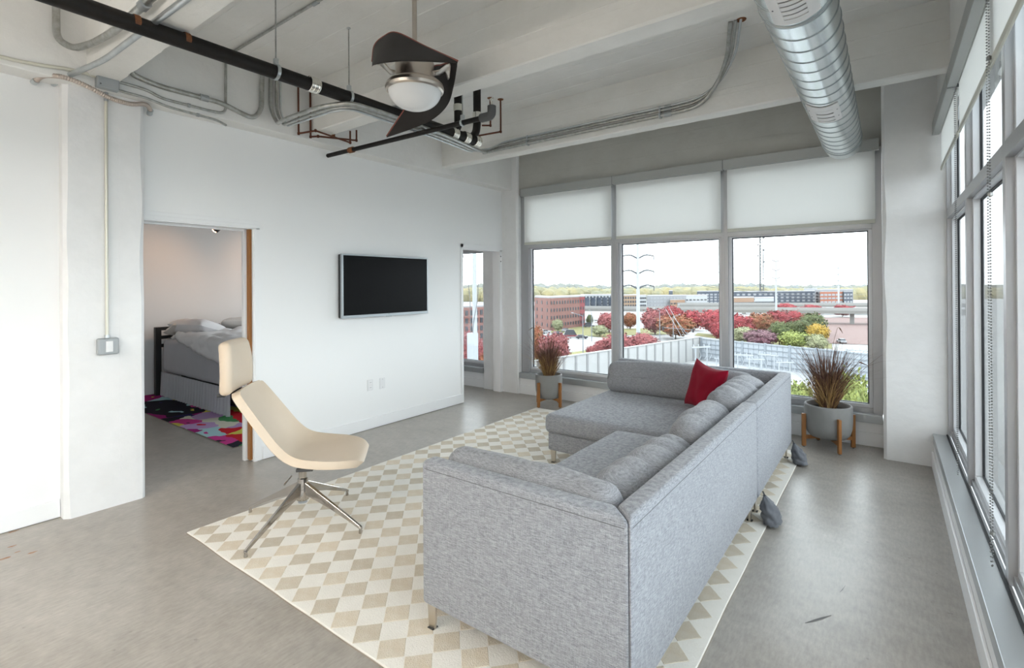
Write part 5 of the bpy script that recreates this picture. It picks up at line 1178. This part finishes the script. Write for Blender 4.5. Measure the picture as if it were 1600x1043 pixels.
for (z, s) in ((0.55, 1), (0.72, 1), (0.80, -1), (0.64, -1), (0.9, 1)): MB().tube([(s*3.0, 0, H_*z), (s*3.6, 0, H_*z+2)], 0.8, 6).build('antenna', 'pole_dark', T)
def slight(label, px, base, top, D, arm):
    p = at(px, base, dist=D); T = thing('street_light', label, 'street light', (p.x, p.y, GZ), group='street lights'); H_ = at(px, top, dist=D).z-GZ
    MB().tube([(0, 0, 0), (0, 0, H_)], [0.16, 0.10], 8).build('pole', 'pole_grey', T)
    e = R0*(arm*D/FOC); MB().tube([(0, 0, H_-0.3), (e.x, e.y, H_+0.7)], 0.07, 6).build('arm', 'pole_grey', T)
    MB().bar((e.x*0.9, e.y*0.9, H_+0.66), (e.x*1.12, e.y*1.12, H_+0.72), 0.35, 0.2).build('lamp', 'pole_white', T)
slight('grey street light with arm to the left, in front of the brick building', 911, 548, 492, 152, -16)
slight('grey street light pole near the red truck', 924.5, 530, 487, 182, -3)
slight('slim street light in front of the round crimson tree', 1031, 530, 484, 180, -8)
slight('street light carrying the traffic signals in the middle window', 1052, 529, 494, 178, 10)
p = at(1052, 441, dist=177.5); T = thing('traffic_signal', 'traffic signal arm with lights and tie cables across the mast', 'traffic signal', (p.x, p.y, 0))
a0, a1 = at(1036, 511.5, dist=177)-p, at(1083, 515, dist=177)-p
MB().tube([(a0.x, a0.y, a0.z+p.z), (a1.x, a1.y, a1.z+p.z)], 0.09, 6).build('arm', 'pole_grey', T)
for e in (a0, a0.lerp(a1, 0.68), a1): MB().box(e.x-0.25, e.x+0.25, e.y-0.2, e.y+0.2, e.z+p.z-0.9, e.z+p.z+0.3).build('signal_head', 'car_dark', T)
for (x0, y0, x1, y1) in ((1040, 482, 1064, 524), (1045, 479, 1070, 524), (1052, 494, 1074, 523)):
    u, v = at(x0, y0, dist=176)-p, at(x1, y1, dist=176)-p; MB().tube([(u.x, u.y, u.z+p.z), (v.x, v.y, v.z+p.z)], 0.07, 5).build('tie_cable', 'pole_white', T)
for k, (ya, yb_) in enumerate(((400, 432), (426, 452), (424, 446))):
    a = tp.location+Vector((R0.x*4.8, R0.y*4.8, 0)); a.z = at(997, ya+3, dist=152).z-1.2; c = at(1420, yb_, dist=420)
    pts = [a.lerp(c, i/20)-Vector((0, 0, 7*math.sin(PI*i/20))) for i in range(21)]
    tag(MB().tube(pts, 0.075, 4).build('power_line', 'pole_dark'), '%s faint power line running right from the big white pole' % ('highest', 'lowest', 'middle')[k], 'power line', 'power lines')
# vehicles
def car(label, px, py, rz, m, L_=4.5, h=1.5):
    p = at(px, py, GZ); T = thing('car', label, 'car', (p.x, p.y, GZ+0.1), rz, 'vehicles outside')
    MB().box(-L_/2, L_/2, -0.9, 0.9, 0.3, 0.95).build('body', m, T, bevel=0.15)
    MB().add([(-L_*0.38, -0.8, 0.9), (L_*0.25, -0.8, 0.9), (L_*0.25, 0.8, 0.9), (-L_*0.38, 0.8, 0.9), (-L_*0.26, -0.7, h), (L_*0.1, -0.7, h), (L_*0.1, 0.7, h), (-L_*0.26, 0.7, h)], [(0, 1, 5, 4), (1, 2, 6, 5), (2, 3, 7, 6), (3, 0, 4, 7), (4, 5, 6, 7)]).build('cabin', 'window_dark', T)
    for x in (-L_*0.3, L_*0.3):
        for y in (-0.92, 0.92): MB().tube([(x, y-0.1, 0.32), (x, y+0.1, 0.32)], 0.33, 10).build('wheel', 'car_dark', T)
car('red and white truck parked by the street light pole', 893, 527, YAW, 'truck_red', 8.0, 3.0)
car('dark car right behind the red truck', 909, 529, YAW, 'car_dark')
car('white car parked beside the brick building', 852, 521, YAW+0.6, 'car_white')
car('dark car in the parking row left of the street light', 871, 523, YAW+0.6, 'car_dark')
car('dark car parked at the right end of the brick building', 920, 511, YAW, 'car_dark', 5.5, 2.2)
car('white car parked below the brick building, in the middle of the row', 884, 518, YAW+0.9, 'car_white')
car('white car in front of the red gravel slope', 1315, 536, YAW+1.3, 'car_white')
# distant woods
def woods(name, label, m, D0, D1, top, n, r0, r1, sd):
    rnd = random.Random(sd); b = MB(); bm = bmesh.new(); bmesh.ops.create_icosphere(bm, subdivisions=2, radius=1.0); vv = [v.co.copy() for v in bm.verts]; ff = [tuple(x.index for x in f.verts) for f in bm.faces]; bm.free()
    for _ in range(n):
        px = rnd.uniform(560, 1700); D = rnd.uniform(D0, D1); p = at(px, CY, dist=D); r = rnd.uniform(r0, r1); zt = at(min(1400, max(650, px)), top+rnd.uniform(0, 5)+1.6*math.sin(px*0.021), dist=D).z
        b.add([Vector((p.x+v.x*r*(1+0.25*nz(v, 2.2, px)), p.y+v.y*r, zt-r+v.z*r*(1+0.2*nz(v, 2.5, px)))) for v in vv], ff)
    o = b.build(name, m, None, fixn=False); tag(o, label, 'woods', None, 'stuff')
woods('woods', 'olive and yellow woods behind the apartment blocks', 'forest', 620, 760, 448, 900, 9, 15, 4)
woods('distant_woods', 'grey green woods on the horizon, haze put into their colour', 'forest_hazed', 1300, 1600, 443.2, 700, 20, 32, 9)
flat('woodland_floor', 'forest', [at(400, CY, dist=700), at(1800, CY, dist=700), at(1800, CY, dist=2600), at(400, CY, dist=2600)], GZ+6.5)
